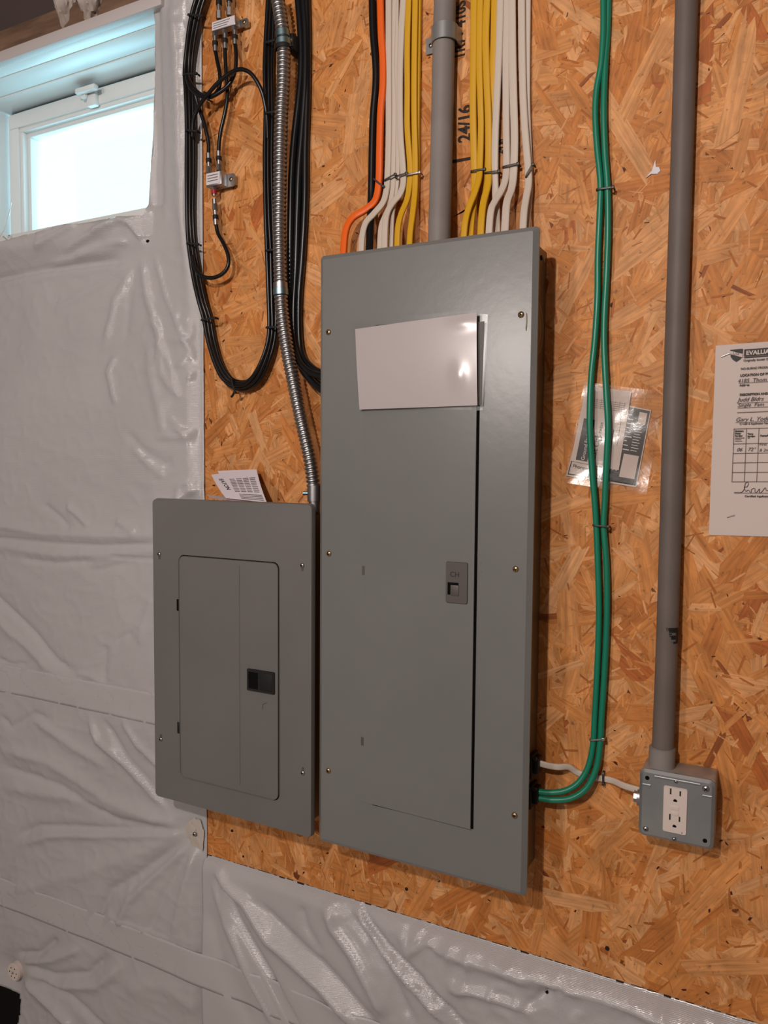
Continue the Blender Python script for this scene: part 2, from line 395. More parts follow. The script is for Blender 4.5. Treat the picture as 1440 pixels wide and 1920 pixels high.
# ------------------------------------------------------------------ plastic-faced insulation
def vnoise(x, z, s, seed):
    rs = np.random.RandomState(seed); g = rs.rand(256, 256); X = x*s+100; Z = z*s+100
    i, j = np.floor(X).astype(int), np.floor(Z).astype(int); f, k = X-i, Z-j; f = f*f*(3-2*f); k = k*k*(3-2*k)
    i %= 256; j %= 256; i1, j1 = (i+1) % 256, (j+1) % 256
    return (g[i, j]*(1-f)+g[i1, j]*f)*(1-k)+(g[i, j1]*(1-f)+g[i1, j1]*f)*k
def ridge(H, X, Z, px, w, amp, sharp=1.6):
    """a crease drawn through points of the photo, measured on the sheet's own plane"""
    P = [(p.x, p.z) for p in (U(a, b, .02) for a, b in px)]
    best = np.full(X.shape, 9.); T = np.zeros(X.shape); tot = sum(math.dist(a, b) for a, b in zip(P, P[1:])); acc = 0
    for a, b in zip(P, P[1:]):
        dx, dz = b[0]-a[0], b[1]-a[1]; l = math.hypot(dx, dz)
        t = np.clip(((X-a[0])*dx+(Z-a[1])*dz)/(l*l), 0, 1)
        d = np.hypot(X-a[0]-dx*t, Z-a[1]-dz*t); mk = d < best
        best = np.where(mk, d, best); T = np.where(mk, (acc+t*l)/tot, T); acc += l
    fade = np.clip(np.minimum(T, 1-T)*7+.15, 0, 1)
    H += amp*fade*np.exp(-(best/w)**sharp)
def gridsheet(name, x0, x1, z0, z1, step, hfun, keep, snap, M, parent=None):
    nx, nz = int((x1-x0)/step)+1, int((z1-z0)/step)+1
    xs, zs = np.linspace(x0, x1, nx), np.linspace(z0, z1, nz); X, Z = np.meshgrid(xs, zs)
    X, Z = snap(X, Z); H = hfun(X, Z); K = keep(X, Z)
    co = np.stack([X, -H, Z], -1).reshape(-1, 3)
    idx = np.arange(nx*nz).reshape(nz, nx)
    kf = K[:-1, :-1] & K[1:, :-1] & K[:-1, 1:] & K[1:, 1:]
    q = np.stack([idx[:-1, :-1], idx[:-1, 1:], idx[1:, 1:], idx[1:, :-1]], -1)[kf]
    used = np.unique(q); remap = -np.ones(nx*nz, int); remap[used] = np.arange(len(used)); q = remap[q]; co = co[used]
    c = (co.min(0)+co.max(0))/2; co = co-c
    me = bpy.data.meshes.new(name); me.from_pydata(co.tolist(), [], q.tolist()); me.materials.append(M)
    me.polygons.foreach_set('use_smooth', [True]*len(me.polygons)); me.update()
    o = bpy.data.objects.new(name, me); COL.objects.link(o); place(o, parent, Vector(c))
    s = o.modifiers.new('thickness', 'SOLIDIFY'); s.thickness = .0008; s.offset = -1
    return o
XE = -.327                                            # where the sheeting meets the board
PIN = (368, 1562)
def blanket_h(X, Z):
    z = Z-Z0
    H = np.full(X.shape, .018)
    H += .010*(vnoise(X, Z, 4, 1)-.5)+.004*(vnoise(X, Z, 14, 2)-.5)
    cr = np.abs(vnoise(X, Z, 22, 3)-.5)*2; rough = np.clip((X+.52)/.12, 0, 1)*np.clip((z-.45)/.1, 0, 1)*np.clip((1.0-z)/.1, 0, 1)
    H += .006*rough*(1-cr)**3
    H += .0016*(1-np.abs(vnoise(X+.3*Z, Z*1.6, 24, 31)-.5)*2)**4+.0007*(1-np.abs(vnoise(X-.4*Z, Z, 60, 32)-.5)*2)**3
    R = lambda px, w, a, s=1.6: ridge(H, X, Z, px, w, a*.85, s)
    R([(-40, 480), (120, 462), (250, 432)], .030, .014)
    R([(-40, 530), (0, 522), (60, 510), (150, 498), (225, 487)], .006, -.009)
    R([(0, 535), (60, 522), (150, 508), (240, 500)], .010, .005)
    for p in ([(130, 478), (180, 450), (235, 420)], [(150, 484), (200, 465), (245, 452)], [(60, 447), (110, 436), (150, 422)], [(5, 468), (30, 450), (60, 442)],
              [(235, 405), (262, 440), (268, 455)], [(190, 440), (235, 418), (262, 420)], [(85, 470), (140, 440), (165, 425)], [(100, 498), (180, 480), (228, 468)]): R(p, .006, .009)
    R([(240, 410), (250, 430), (262, 452), (285, 445)], .004, -.006)
    R([(250, 490), (170, 545), (100, 585)], .010, .006); R([(255, 490), (215, 560), (195, 650)], .009, .007); R([(252, 490), (238, 560), (232, 640)], .010, -.005)
    R([(285, 472), (310, 560), (345, 640), (372, 690)], .005, .007, 1.2); R([(262, 480), (275, 560), (300, 640), (305, 700), (335, 745)], .010, .009)
    R([(300, 640), (320, 690), (335, 745)], .006, .007, 1.2)
    R([(280, 640), (285, 700), (300, 760), (310, 820)], .016, .009); R([(218, 665), (205, 700), (220, 760)], .008, .008)
    R([(330, 690), (350, 668), (366, 676)], .005, .006); R([(350, 712), (360, 695), (375, 690)], .004, .007); R([(350, 705), (370, 712), (380, 708)], .004, .006)
    R([(320, 800), (345, 812), (382, 796)], .005, .006); R([(318, 780), (340, 806), (350, 815)], .006, .005)
    R([(240, 812), (275, 850), (310, 872), (325, 860)], .010, -.007); R([(250, 835), (285, 875), (312, 895)], .008, .006); R([(320, 940), (360, 920), (388, 905)], .006, .006)
    R([(325, -30), (332, 100), (336, 300), (346, 430), (372, 610)], .016, .012)
    R([(-60, 960), (0, 985), (80, 1000), (200, 1005), (300, 1003)], .012, .010); R([(-60, 1000), (0, 1010), (100, 1020), (200, 1024), (300, 1020)], .005, -.008)
    R([(-60, 1020), (0, 1025), (100, 1040), (200, 1040), (300, 1034)], .010, .006); R([(40, 1048), (100, 1056), (175, 1052)], .006, -.006)
    R([(200, 1042), (245, 1046), (300, 1050)], .0025, -.006)
    R([(80, 945), (110, 970), (130, 992)], .006, -.006); R([(125, 948), (145, 965), (168, 988)], .007, .008); R([(215, 975), (240, 990), (255, 1000)], .008, .007)
    R([(160, 1070), (190, 1068), (240, 1055)], .006, -.004)
    R([(-40, 1090), (20, 1150), (60, 1190), (105, 1245), (140, 1262)], .010, -.012); R([(-40, 1120), (10, 1180), (50, 1215), (95, 1262)], .012, .008)
    R([(-10, 1232), (18, 1247), (50, 1246)], .004, -.006); R([(140, 1262), (165, 1268), (190, 1280)], .004, .006); R([(215, 1205), (232, 1192), (250, 1188)], .006, -.005)
    R([(285, 1120), (270, 1160), (262, 1210)], .010, .005); R([(198, 1210), (192, 1250), (195, 1285)], .010, -.005)
    fans = [([(165, 1345), (182, 1390), (230, 1430), (310, 1515)], .009, .013), ([(190, 1350), (235, 1425), (320, 1520)], .009, -.009), ([(228, 1352), (255, 1395), (300, 1440)], .007, .010),
            ([(0, 1405), (90, 1430), (200, 1500), (330, 1550)], .014, .010), ([(0, 1435), (110, 1475), (220, 1540), (330, 1556)], .010, -.009), ([(0, 1475), (150, 1500), (330, 1556)], .015, .008),
            ([(25, 1570), (70, 1550), (200, 1556), (350, 1560)], .008, -.009), ([(35, 1585), (90, 1568), (200, 1568), (350, 1563)], .009, .009),
            ([(0, 1680), (150, 1640), (340, 1572)], .020, .007), ([(170, 1740), (205, 1672), (260, 1640), (345, 1576)], .012, -.012), ([(215, 1745), (240, 1690), (290, 1640), (350, 1580)], .010, .010),
            ([(240, 1670), (280, 1640), (345, 1580)], .006, -.006), ([(270, 1760), (305, 1680), (355, 1590)], .010, -.007), ([(320, 1765), (340, 1680), (362, 1595)], .010, .007),
            ([(60, 1350), (90, 1370), (130, 1400), (200, 1440)], .012, .008), ([(0, 1340), (20, 1365), (60, 1340), (90, 1350)], .008, -.007)]
    for p, w, a in fans: R(p, w, a)
    R([(30, 1790), (70, 1790), (105, 1762)], .009, -.012); R([(40, 1805), (100, 1800), (150, 1780)], .009, .010); R([(45, 1812), (100, 1832), (160, 1830), (200, 1795)], .010, -.012)
    R([(45, 1822), (110, 1850), (180, 1850), (230, 1810)], .012, .012); R([(40, 1835), (90, 1880), (140, 1930)], .014, .016); R([(60, 1832), (130, 1870), (200, 1940)], .010, -.010)
    R([(230, 1860), (300, 1850), (380, 1900)], .020, .006); R([(200, 1720), (260, 1745), (330, 1770)], .004, .004)
    # pinned down at the tape patch and at the round cap; flush where it meets the board
    for p, rr in ((PIN, .05), ((25, 1818), .05)):
        c = U(*p, .01); d = np.hypot(X-c.x, Z-c.z); H = np.minimum(H, .006+.25*d) if False else H*(1-np.exp(-(d/rr)**2)*.75)
    e = np.clip((XE-X)/.035, 0, 1); e = e*e*(3-2*e)
    low = np.clip((-.165-z)/.03, 0, 1)
    H = .003+(H-.003)*np.maximum(e, .12)
    H = np.where(X > -.36, H*1.0, H)
    H = np.maximum(H, .0035)
    # rolls back round the window's right corner
    k = np.clip((-.405-X)/.02, 0, 1)*np.clip((Z-TZ[-1])/.02, 0, 1)
    H = H-.010*k*k
    # the fold over the sill leans out towards its top edge
    zc = np.interp(X, CRX, CRZ); zt = np.interp(X, TX, TZ)
    t = np.clip((Z-zc)/np.maximum(zt-zc, .01), 0, 1)*np.clip((-.445-X)/.03, 0, 1)
    H = H+.026*t
    # pressed flat behind the small panel
    pin = np.clip((X+.378)/.02, 0, 1)*np.clip((z+.005)/.02, 0, 1)*np.clip((.595-z)/.02, 0, 1)
    return np.where(pin > 0, H*(1-pin)+np.minimum(H, .0042)*pin, H)
EDG = [(U(x, y, .008).z, U(x, y, .008).x) for x, y in ((283, 402), (285, 330), (289, 200), (292, 110), (294, 50), (291, 25), (300, 0))]
CRS = [(U(x, y, .018).x, U(x, y, .018).z) for x, y in ((-150, 545), (0, 522), (60, 510), (150, 498), (225, 484), (262, 470))]
CRX, CRZ = [c[0] for c in CRS], [c[1] for c in CRS]
TOP = [(U(x, y, .044).x, U(x, y, .044).z) for x, y in ((-150, 492), (0, 458), (40, 446), (75, 440), (110, 428), (150, 416), (200, 401), (240, 391))]+[(U(x, y, d).x, U(x, y, d).z) for x, y, d in ((258, 385, .036), (268, 391, .028), (284, 402, .018))]
EZ, EX = [e[0] for e in EDG], [e[1] for e in EDG]; TX, TZ = [t[0] for t in TOP], [t[1] for t in TOP]
xcorner = TX[-1]
def b_snap(X, Z):
    X, Z = X.copy(), Z.copy(); st = .005
    zt = np.interp(X, TX, TZ); s = (X < xcorner) & (Z > zt) & (Z < zt+st); Z = np.where(s, zt, Z)
    xe = np.interp(Z, EZ, EX); s = (Z > TZ[-1]) & (X < xe) & (X > xe-st*1.3); X = np.where(s, xe, X)
    return X, Z
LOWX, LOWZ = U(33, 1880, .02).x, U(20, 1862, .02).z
def b_keep(X, Z):
    zt = np.interp(X, TX, TZ); xe = np.interp(Z, EZ, EX)
    a = np.where(Z <= TZ[-1]+.0001, (Z <= zt+1e-6) | (X >= xcorner), X >= xe-1e-6)
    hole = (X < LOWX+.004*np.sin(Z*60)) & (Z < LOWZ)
    return a & ~hole
struct(box('void_shade_panel', -1.7, LOWX+.02, .006, .0115, .0, LOWZ+.02, m_deep))  # black panel painted as the darkness of a void behind the sheeting
blanket = gridsheet('insulation_blanket', -1.62, XE, .0+.01, 1.745+Z0, .005, blanket_h, b_keep, b_snap, m_plastic)
tag(blanket, 'white plastic faced insulation blanket hanging on the wall below and beside the window', 'insulation blanket')
def strip(name, x0, x1, z0, z1, parent, lift=.0016):
    return gridsheet(name, x0, x1, z0, z1, .006, lambda X, Z: blanket_h(X, Z)*.55+.0085+lift, lambda X, Z: np.ones(X.shape, bool), lambda X, Z: (X, Z), m_tape, parent)
za, zb = U(285, 1300, .02).z, U(285, 1359, .02).z
def over_h(base, lift):
    def f(X, Z): return base(X, Z)+lift
    return f
def tape(x0, x1, z0, z1, parent, base, lift=.0006):
    def h(X, Z):                                         # tape bridges the small creases
        s = sum(base(X+dx, Z+dz) for dx in (-.02, -.007, .007, .02) for dz in (-.012, 0, .012))/12
        return np.maximum(s, base(X, Z)-.0012)+lift
    return gridsheet('seam_tape', x0, x1, z0, z1, .006, h, lambda X, Z: np.ones(X.shape, bool), lambda X, Z: (X, Z), m_tape, parent)
tape(-1.60, XE-.01, zb, za, blanket, blanket_h)
# ---- lower sheet under the board
OB = -.148+Z0
def lower_h(X, Z):
    z = Z-Z0
    H = np.full(X.shape, .016)+.010*(vnoise(X, Z, 5, 11)-.5)+.004*(vnoise(X, Z, 16, 12)-.5)
    cr = np.abs(vnoise(X, Z, 26, 13)-.5)*2; cr2 = np.abs(vnoise(X, Z, 55, 14)-.5)*2
    rough = np.clip((X-.02)/.2, 0, 1)
    H += rough*(.004*(1-cr)**3+.0016*(1-cr2)**2)
    R = lambda px, w, a, s=1.6: ridge(H, X, Z, px, w, a, s)
    R([(392, 1612), (415, 1660), (455, 1695), (500, 1765), (560, 1815), (600, 1850), (680, 1940)], .013, .014)
    R([(400, 1640), (440, 1730), (500, 1830), (560, 1940)], .009, -.012); R([(395, 1650), (420, 1740), (470, 1850), (520, 1940)], .009, .007)
    R([(470, 1690), (540, 1760), (600, 1810), (680, 1900), (720, 1940)], .012, -.010)
    R([(560, 1700), (572, 1740), (600, 1790)], .010, -.006)
    R([(608, 1690), (625, 1740), (660, 1790), (695, 1850), (725, 1910)], .013, .014); R([(640, 1700), (690, 1760), (740, 1850), (780, 1930)], .010, -.007)
    R([(612, 1674), (660, 1700), (700, 1765), (760, 1840), (850, 1935)], .005, .010, 1.2); R([(606, 1672), (640, 1688), (668, 1702), (720, 1770), (800, 1850), (880, 1935)], .006, -.010)
    R([(745, 1745), (765, 1790), (788, 1738)], .008, .007); R([(770, 1790), (800, 1765), (830, 1790)], .005, .006)
    R([(820, 1780), (900, 1808), (1000, 1845)], .012, .010); R([(840, 1850), (900, 1862), (1000, 1900)], .008, .010)
    R([(900, 1800), (1000, 1830), (1050, 1850), (1100, 1862), (1200, 1895), (1350, 1950)], .012, .009)
    R([(970, 1900), (1000, 1880), (1023, 1866)], .008, -.007); R([(1023, 1866), (1060, 1855)], .006, -.006)
    R([(385, 1700), (410, 1800), (470, 1930)], .020, -.006)
    c = U(1023, 1866, .02); d = np.hypot(X-c.x, Z-c.z); H -= .008*np.exp(-(d/.012)**2)
    e = np.clip((OB-Z)/.03, 0, 1); H = -.004+(H+.004)*(1-(1-e)**2.2)
    return H
lower = gridsheet('insulation_blanket', XE-.006, 1.6, .01, OB+.004, .005, lower_h, lambda X, Z: np.ones(X.shape, bool), lambda X, Z: (X, Z), m_plastic)
lower.location.y += 0
tag(lower, 'white plastic faced insulation sheet running along under the lower edge of the wood board', 'insulation blanket')
za2, zb2 = U(300, 1762, .02).z, U(300, 1822, .02).z
tape(-1.15, .2, zb2, za2, blanket, lambda X, Z: np.maximum(blanket_h(X, Z), np.where(X > XE-.05, lower_h(X, Z), 0)))
# marks: torn hole with a black nail, dark flecks
def fleck(px, r, label, cat='nail', M=m_void, d=.02, name='nail_head'):
    c = U(*px, d); hf = lower_h if px[0] > 400 else blanket_h; c.y = -float(hf(np.array([c.x]), np.array([c.z]))[0]); bm = bmesh.new(); cyl(bm, c+Vector((0, .004, 0)), c+Vector((0, -.0012, 0)), r, 10); tag(obj(name, bm, M), label, cat)
fleck((267, 449), .0034, 'dark nail through the folded plastic near the window corner', d=.030)
fleck((1023, 1866), .0026, 'small dark nail in the crumpled plastic under the board', d=.018)
# tape patch and washer at the pin
c = U(*PIN, .006)
pt = thing('tape_patch', 'clear tape patch with a nail gathering the plastic at the board corner', 'tape patch', c)
from mathutils import noise as mnoise
bm = bmesh.new(); n = 26; g = []
for k in range(7):
    rr = k/6; g.append([bm.verts.new(c+Vector((math.cos(2*math.pi*i/n)*.026*rr*(1+.42*mnoise.noise(Vector((math.cos(2*math.pi*i/n)*1.7, math.sin(2*math.pi*i/n)*1.7, 0)))), -.006+.004*rr+.003*mnoise.noise(Vector((i*.9, k*1.1, 3))), math.sin(2*math.pi*i/n)*.036*rr*(1+.5*mnoise.noise(Vector((math.cos(2*math.pi*i/n)*1.7, math.sin(2*math.pi*i/n)*1.7, 4))))))) for i in range(n)])
for a, b in zip(g, g[1:]):
    for i in range(n): bm.faces.new((a[i], a[(i+1) % n], b[(i+1) % n], b[i]))
bmesh.ops.remove_doubles(bm, verts=bm.verts[:], dist=.0001); bmesh.ops.recalc_face_normals(bm, faces=bm.faces[:]); bmesh.ops.solidify(bm, geom=bm.faces[:], thickness=.0006)
obj('tape_film', bm, m_patch, pt)
screw(pt, c.x+.003, c.y-.0080, c.z+.002, .0045, m_zinc, 'nail')
c = U(27, 1822, .02)
cw = thing('cap_washer', 'round ivory plastic cap washer pinning the sheeting near the bottom left corner', 'washer', c)
bm = bmesh.new(); cyl(bm, c+Vector((0, .012, 0)), c+Vector((0, -.004, 0)), .021, 28); bmesh.ops.bevel(bm, geom=[e for e in bm.edges if all(v.co.y < c.y-.003 for v in e.verts)], offset=.002, segments=2, affect='EDGES')
obj('cap', bm, m_ivory, cw)
for k in range(6):
    a = k*math.pi/3; p = c+Vector((math.cos(a)*.012, 0, math.sin(a)*.012)); bm = bmesh.new(); cyl(bm, p, p+Vector((0, -.0044, 0)), .0016, 8); obj('vent_hole', bm, m_void, cw)
screw(cw, c.x, c.y-.004, c.z, .003, m_zinc, 'nail')
tag(tube_w('plastic_strap', [U(-25, 500, .0), U(-5, 452, .03), U(8, 428, .03), U(16, 405, .02), U(21, 380, .0)], .0012, m_vinyl), 'thin white curved strap end in front of the window jamb', 'strap')
tag(tube_w('plastic_strap', [U(-14, 425, .03), U(0, 436, .034), U(10, 444, .034), U(22, 454, .028)], .0014, m_vinyl), 'short white strap end lying on the folded plastic at the window corner', 'strap')

# ------------------------------------------------------------------ strand board
def make_osb():
    x0, x1, z0, z1 = -.34, 1.5, OB, 1.66+Z0
    V, F, C, UVs = [], [], [], []
    def add(pts, y, col, ou, ov, th):
        b = len(V); c, s = math.cos(th), math.sin(th)
        for px, pz in pts: V.append((px, y, pz)); UVs.append((ou+px*c+pz*s, ov-px*s+pz*c)); C.append((*col, 1))
        F.append(tuple(range(b, b+len(pts))))
    rs = random.Random(21)
    def wood(k=None):
        t = rs.random() if k is None else k
        base = (sr(184, 112, 52), sr(198, 129, 67), sr(205, 140, 82), sr(214, 156, 104))
        i = min(2, int(t*3)); f = t*3-i
        c = [base[i][q]*(1-f)+base[i+1][q]*f for q in range(3)]
        v = rs.uniform(.93, 1.06); return tuple(min(1, q*v) for q in c)
    def clip(pts):
        out = pts
        for ax, lim, sg in ((0, x0, 1), (0, x1, -1), (1, z0, 1), (1, z1, -1)):
            src, out = out, []
            for i in range(len(src)):
                a, b = src[i-1], src[i]; da, db = (a[ax]-lim)*sg, (b[ax]-lim)*sg
                if (da < 0) != (db < 0):
                    t = da/(da-db); out.append((a[0]+(b[0]-a[0])*t, a[1]+(b[1]-a[1])*t))
                if db >= 0: out.append(b)
            if len(out) < 3: return None
        return out
    def flake(cx, cz, l, w, th, y, col):
        c, s = math.cos(th), math.sin(th); k1, k2 = rs.uniform(-.7, .7)*w, rs.uniform(-.7, .7)*w; tp = rs.uniform(.6, 1)
        loc = [(-l/2+k1, -w/2), (-l*.15, -w/2*rs.uniform(.85, 1.08)), (l*.2, -w/2*rs.uniform(.8, 1.05)), (l/2+k2, -w/2*tp), (l/2+rs.uniform(-.3, .4)*w, -w*.12), (l/2+rs.uniform(-.5, .2)*w, w*.15), (l/2-k2, w/2*tp),
               (l*.1, w/2*rs.uniform(.85, 1.08)), (-l*.2, w/2*rs.uniform(.8, 1.05)), (-l/2-k1, w/2), (-l/2+rs.uniform(-.4, .3)*w, w*.1)]
        pts = clip([(cx+a*c-b*s, cz+a*s+b*c) for a, b in loc])
        if pts: add(pts, y, col, rs.uniform(0, 50), rs.uniform(0, 50), th)
    add([(x0, z0), (x1, z0), (x1, z1), (x0, z1)], 0, sr(120, 62, 25), 0, 0, 0)
    A = (x1-x0)*(z1-z0); n = int(A*5200)
    for i in range(n):
        f = i/n; y = -.00012-.0013*f
        big = rs.random() < .75-.35*f
        l = rs.uniform(.05, .15) if big else rs.uniform(.015, .06); w = rs.uniform(.010, .040) if big else rs.uniform(.003, .012)
        th = math.radians(90+rs.gauss(0, 45)) if rs.random() < .65 else rs.uniform(0, math.pi)
        col = wood(); r = rs.random()
        if not big and r < .045: col = sr(145, 80, 36)
        elif r > .985: col = sr(176, 98, 44)
        flake(rs.uniform(x0-.05, x1+.05), rs.uniform(z0-.05, z1+.05), l, w, th, y, col)
    for i in range(int(A*1600)):    # fine curls and splinters lying on top
        l = rs.uniform(.006, .030); t = rs.random(); th = math.radians(90+rs.gauss(0, 50))
        flake(rs.uniform(x0, x1), rs.uniform(z0, z1), l, rs.uniform(.0008, .0042), th, -.00142-.00006*rs.random(), wood(t) if t > .3 else sr(172, 100, 42))
    for i in range(int(A*240)):     # dark bark chips and pits
        l = rs.uniform(.0015, .007)*rs.choice((.6, 1, 1)); flake(rs.uniform(x0, x1), rs.uniform(z0, z1), l, l*rs.uniform(.2, .6), rs.uniform(0, 3.14), -.00150-.0001*rs.random(), sr(70, 28, 14))
    # flakes one can pick out in the photo
    for px, l, w, a, k in (((1085, 1690), .098, .026, 4, .98), ((1290, 1340), .06, .02, 20, .9), ((1330, 1720), .06, .008, 50, .0), ((1390, 1810), .16, .026, 20, .75), ((485, 810), .085, .021, -68, 1), ((500, 870), .06, .016, -55, .95),
                           ((1110, 1720), .09, .03, 85, .1), ((1210, 130), .14, .02, 62, .8), ((1385, 150), .16, .03, 80, .85), ((1170, 250), .16, .028, -60, .9), ((645, 130), .10, .014, 52, .8), ((660, 230), .10, .024, 82, .85)):
        p = U(*px); flake(p.x, p.z, l, w, math.radians(a), -.0016-.0001*rs.random(), wood(k))
    c = Vector(((x0+x1)/2, 0, (z0+z1)/2))
    me = bpy.data.meshes.new('strand_board'); me.from_pydata([tuple(Vector(v)-c) for v in V], [], F)
    ca = me.color_attributes.new('wood', 'FLOAT_COLOR', 'POINT'); ca.data.foreach_set('color', np.array(C, 'f').ravel())
    uv = me.uv_layers.new(name='grain'); vi = np.zeros(len(me.loops), int); me.loops.foreach_get('vertex_index', vi)
    uv.data.foreach_set('uv', np.array(UVs, 'f')[vi].ravel())
    me.materials.append(m_osb); me.update()
    o = bpy.data.objects.new('strand_board', me); COL.objects.link(o); o.location = c
    # core and ragged lower edge
    bm = bmesh.new(); bx(bm, x0, x1, .0003, .0115, z0+.0005, z1)
    obj('board_core', bm, mat('board_core', sr(90, 48, 22), .8), o)
    bm = bmesh.new(); x = x0
    while x < x1:
        w = rs.uniform(.003, .02); bx(bm, x, x+w, -.0014, .004, z0-rs.uniform(.0003, .0009 if rs.random() < .75 else .003), z0+.0006); x += w+rs.uniform(.0, .012)
    obj('ragged_edge', bm, m_stamp, o, False)
    return o
osb = make_osb()
tag(osb, 'oriented strand board sheet fixed to the wall behind the grey electrical panels', 'board')
def stamp(s, px, h, M=m_stamp, bold=.0006):
    a = U(*px, .0020); return text(s, h*1.4, a, M, osb, (0, 0, 1), (-1, 0, 0), 'stamped_lettering', bold, xs=.82)
stamp('1', (884, 308), .034); stamp('24/16', (882, 264), .022, bold=.0008); stamp('1R78 410S', (871, 108), .018)
stamp('24 in', (943, 288), .010)
for i, (px, r) in enumerate((((1139, 1777), .0034), ((763, 1666), .003), ((436, 1557), .0028), ((457, 1605), .002))):
    c = U(*px); bm = bmesh.new(); cyl(bm, c+Vector((0, .006, 0)), c+Vector((0, -.0024, 0)), r, 14)
    tag(obj('nail_head', bm, m_blackm), ('dark screw head in the board right of the main panel foot', 'dark nail head in the board under the main panel', 'dark nail head under the small panel, upper of two', 'dark nail head under the small panel, lower of two')[i], 'nail')
# torn plastic scrap
c = U(1226, 320, .002); bm = bmesh.new()
ps = [(-.008, -.007), (-.004, -.005), (.006, -.006), (.010, -.002), (.008, .004), (.003, .005), (.002, .016), (-.001, .006), (-.003, .0), (-.012, -.010)]
bm.faces.new([bm.verts.new(c+Vector((a*.9, random.uniform(-.002, .001), b*.9))) for a, b in ps]); bmesh.ops.triangulate(bm, faces=bm.faces[:]); bmesh.ops.solidify(bm, geom=bm.faces[:], thickness=.0006)
tag(obj('plastic_scrap', bm, m_label), 'torn scrap of white plastic stapled to the board right of the green cables', 'scrap')

# ------------------------------------------------------------------ main panel
mp = thing('electrical_panel', 'tall grey main breaker panel with a narrow door and brass screws', 'electrical panel', (.184, -.05, Z0))
bm = bmesh.new(); bx(bm, .0145, .3535, -.091, -.001, Z0+.012, Z0+.978, .002)
pbox = obj('box', bm, m_box, mp)
for k, (zc, r) in enumerate(((.855, .044), (.855, .030), (.30, .030))):
    bm = bmesh.new(); cyl(bm, (.3530, -.058 if k < 2 else -.055, Z0+zc), (.3545+.0006*(k == 1), -.058 if k < 2 else -.055, Z0+zc), r, 36)
    if k < 2: bmesh.ops.inset_region(bm, faces=[f for f in bm.faces if f.normal.x > .9], thickness=.004, depth=-.0008)
    obj('knockout', bm, m_box, pbox)
for yy in (-.018, -.032, -.075):
    bm = bmesh.new(); cyl(bm, (.3525, yy, Z0+.962), (.3545, yy, Z0+.962), .004, 12); obj('rivet', bm, m_zinc if yy == -.018 else m_void, pbox)
bm = bmesh.new(); plate(bm, 0, .3683, Z0, Z0+.9906, -.0905, -.1000, .006, .0075)
cov = obj('cover', bm, m_paint, mp)
# door opening shadow line, door leaf standing slightly proud on the right
D0, D1, DZ0, DZ1 = .087, .2815, Z0+.0895, Z0+.868
box('door_gap', D0+.02, D1+.0028, -.1007, -.0995, DZ0-.0016, DZ1+.001, m_void, cov)
bm = bmesh.new(); bx(bm, D0, D1, -.1004, -.0996, DZ0, DZ1)
for v in bm.verts:
    k = (v.co.x-D0)/(D1-D0); v.co.y += -.0008-.0052*k if v.co.y < -.1 else -.0002-.0032*k
door = obj('door', bm, m_paint, mp)
for zz in (.476, .192):
    box('hinge_slot', D0-.0015, D0+.0035, -.1016, -.100, Z0+zz-.007, Z0+zz+.007, m_latch, cov)
lx0, lx1, lz0, lz1 = U(837, 1090, .105).x, U(878, 1090, .105).x, U(850, 1130, .105).z, U(850, 1053, .105).z
bm = bmesh.new(); plate(bm, lx0, lx1, lz0, lz1, -.1045, -.1085, .003, .0006)
lat = obj('latch', bm, m_latch, door)
lw = lx1-lx0; lh = lz1-lz0
bm = bmesh.new(); bx(bm, lx0+lw*.10, lx0+lw*.60, -.1089, -.1080, lz0+lh*.20, lz0+lh*.50); obj('latch_recess', bm, m_void, lat)
bm = bmesh.new(); bx(bm, lx0+lw*.24, lx0+lw*.62, -.1098, -.1080, lz0+lh*.18, lz0+lh*.44, .0008); obj('latch_thumb', bm, m_latch, lat)
text('CH', .011, (lx0+lw*.2, -.1089, lz0+lh*.64), m_latchd, lat, name='embossed_mark')
for i, px in enumerate(((616, 623), (977, 590), (617, 1038), (967, 1067), (616, 1445), (965, 1529))):
    p = U(*px, .1); screw(mp, p.x, -.100, p.z, .0048, m_brass)
for px in ((897, 1040), (900, 1055), (900, 1072)):
    p = U(*px, .1); bm = bmesh.new(); cyl(bm, (p.x, -.0995, p.z), (p.x, -.1005, p.z), .002, 12); obj('dimple', bm, m_paint, cov)
# card in its clear sleeve
cs = [U(666, 617, .107), U(894, 586, .1125), U(895, 760, .1125), U(674, 768, .107)]
cs[1].x = max(cs[1].x, .277)
bend = lambda u, v: .003*math.sin(u*3.1)*(1-v)*.6+.0015*math.sin(v*3.14)
tag(sheet('blank_card', cs, m_card, None, .0006, bend), 'blank white card taped across the top of the main panel door', 'card')
cl = [U(654, 604, .1105), U(894, 581, .1145), U(896, 762, .1150), U(672, 770, .1108)]
bend2 = lambda u, v: .003*math.sin(u*3.1)*(1-v)*.6+.0015*math.sin(v*3.14)+.0012+.0016*math.exp(-((u-.86)/.05)**2-((v-.68)/.12)**2)+.0012*math.exp(-((u-.9)/.09)**2-((v-.12)/.07)**2)
sl = sheet('clear_sleeve', cl, m_sleeve, None, .0003, bend2, 40)
tag(sl, 'clear plastic sleeve covering the blank white card on the main panel', 'sleeve')
cp = [U(660, 612, .1065), U(914, 589, .1065), U(904, 769, .1065), U(676, 764, .1065)]
for i in range(4): cp[i].y = -.1062
pk = sheet('clear_pocket', cp, m_sleeve, None, .0004)
tag(pk, 'empty clear pocket behind the card, its rounded edge showing on the right', 'sleeve')
c4 = [U(897, 604, .1068), U(908, 602, .1068), U(902, 760, .1068), U(893, 760, .1068)]
tag(sheet('grey_backing_strip', c4, m_latch, None, .0004), 'dark grey strip showing at the right edge behind the white card', 'strip')
bm = bmesh.new(); rim = [U(x, y, .1073) for x, y in ((893, 590), (908, 589), (913, 592), (914, 600), (909, 700), (905, 762), (902, 768), (890, 770))]
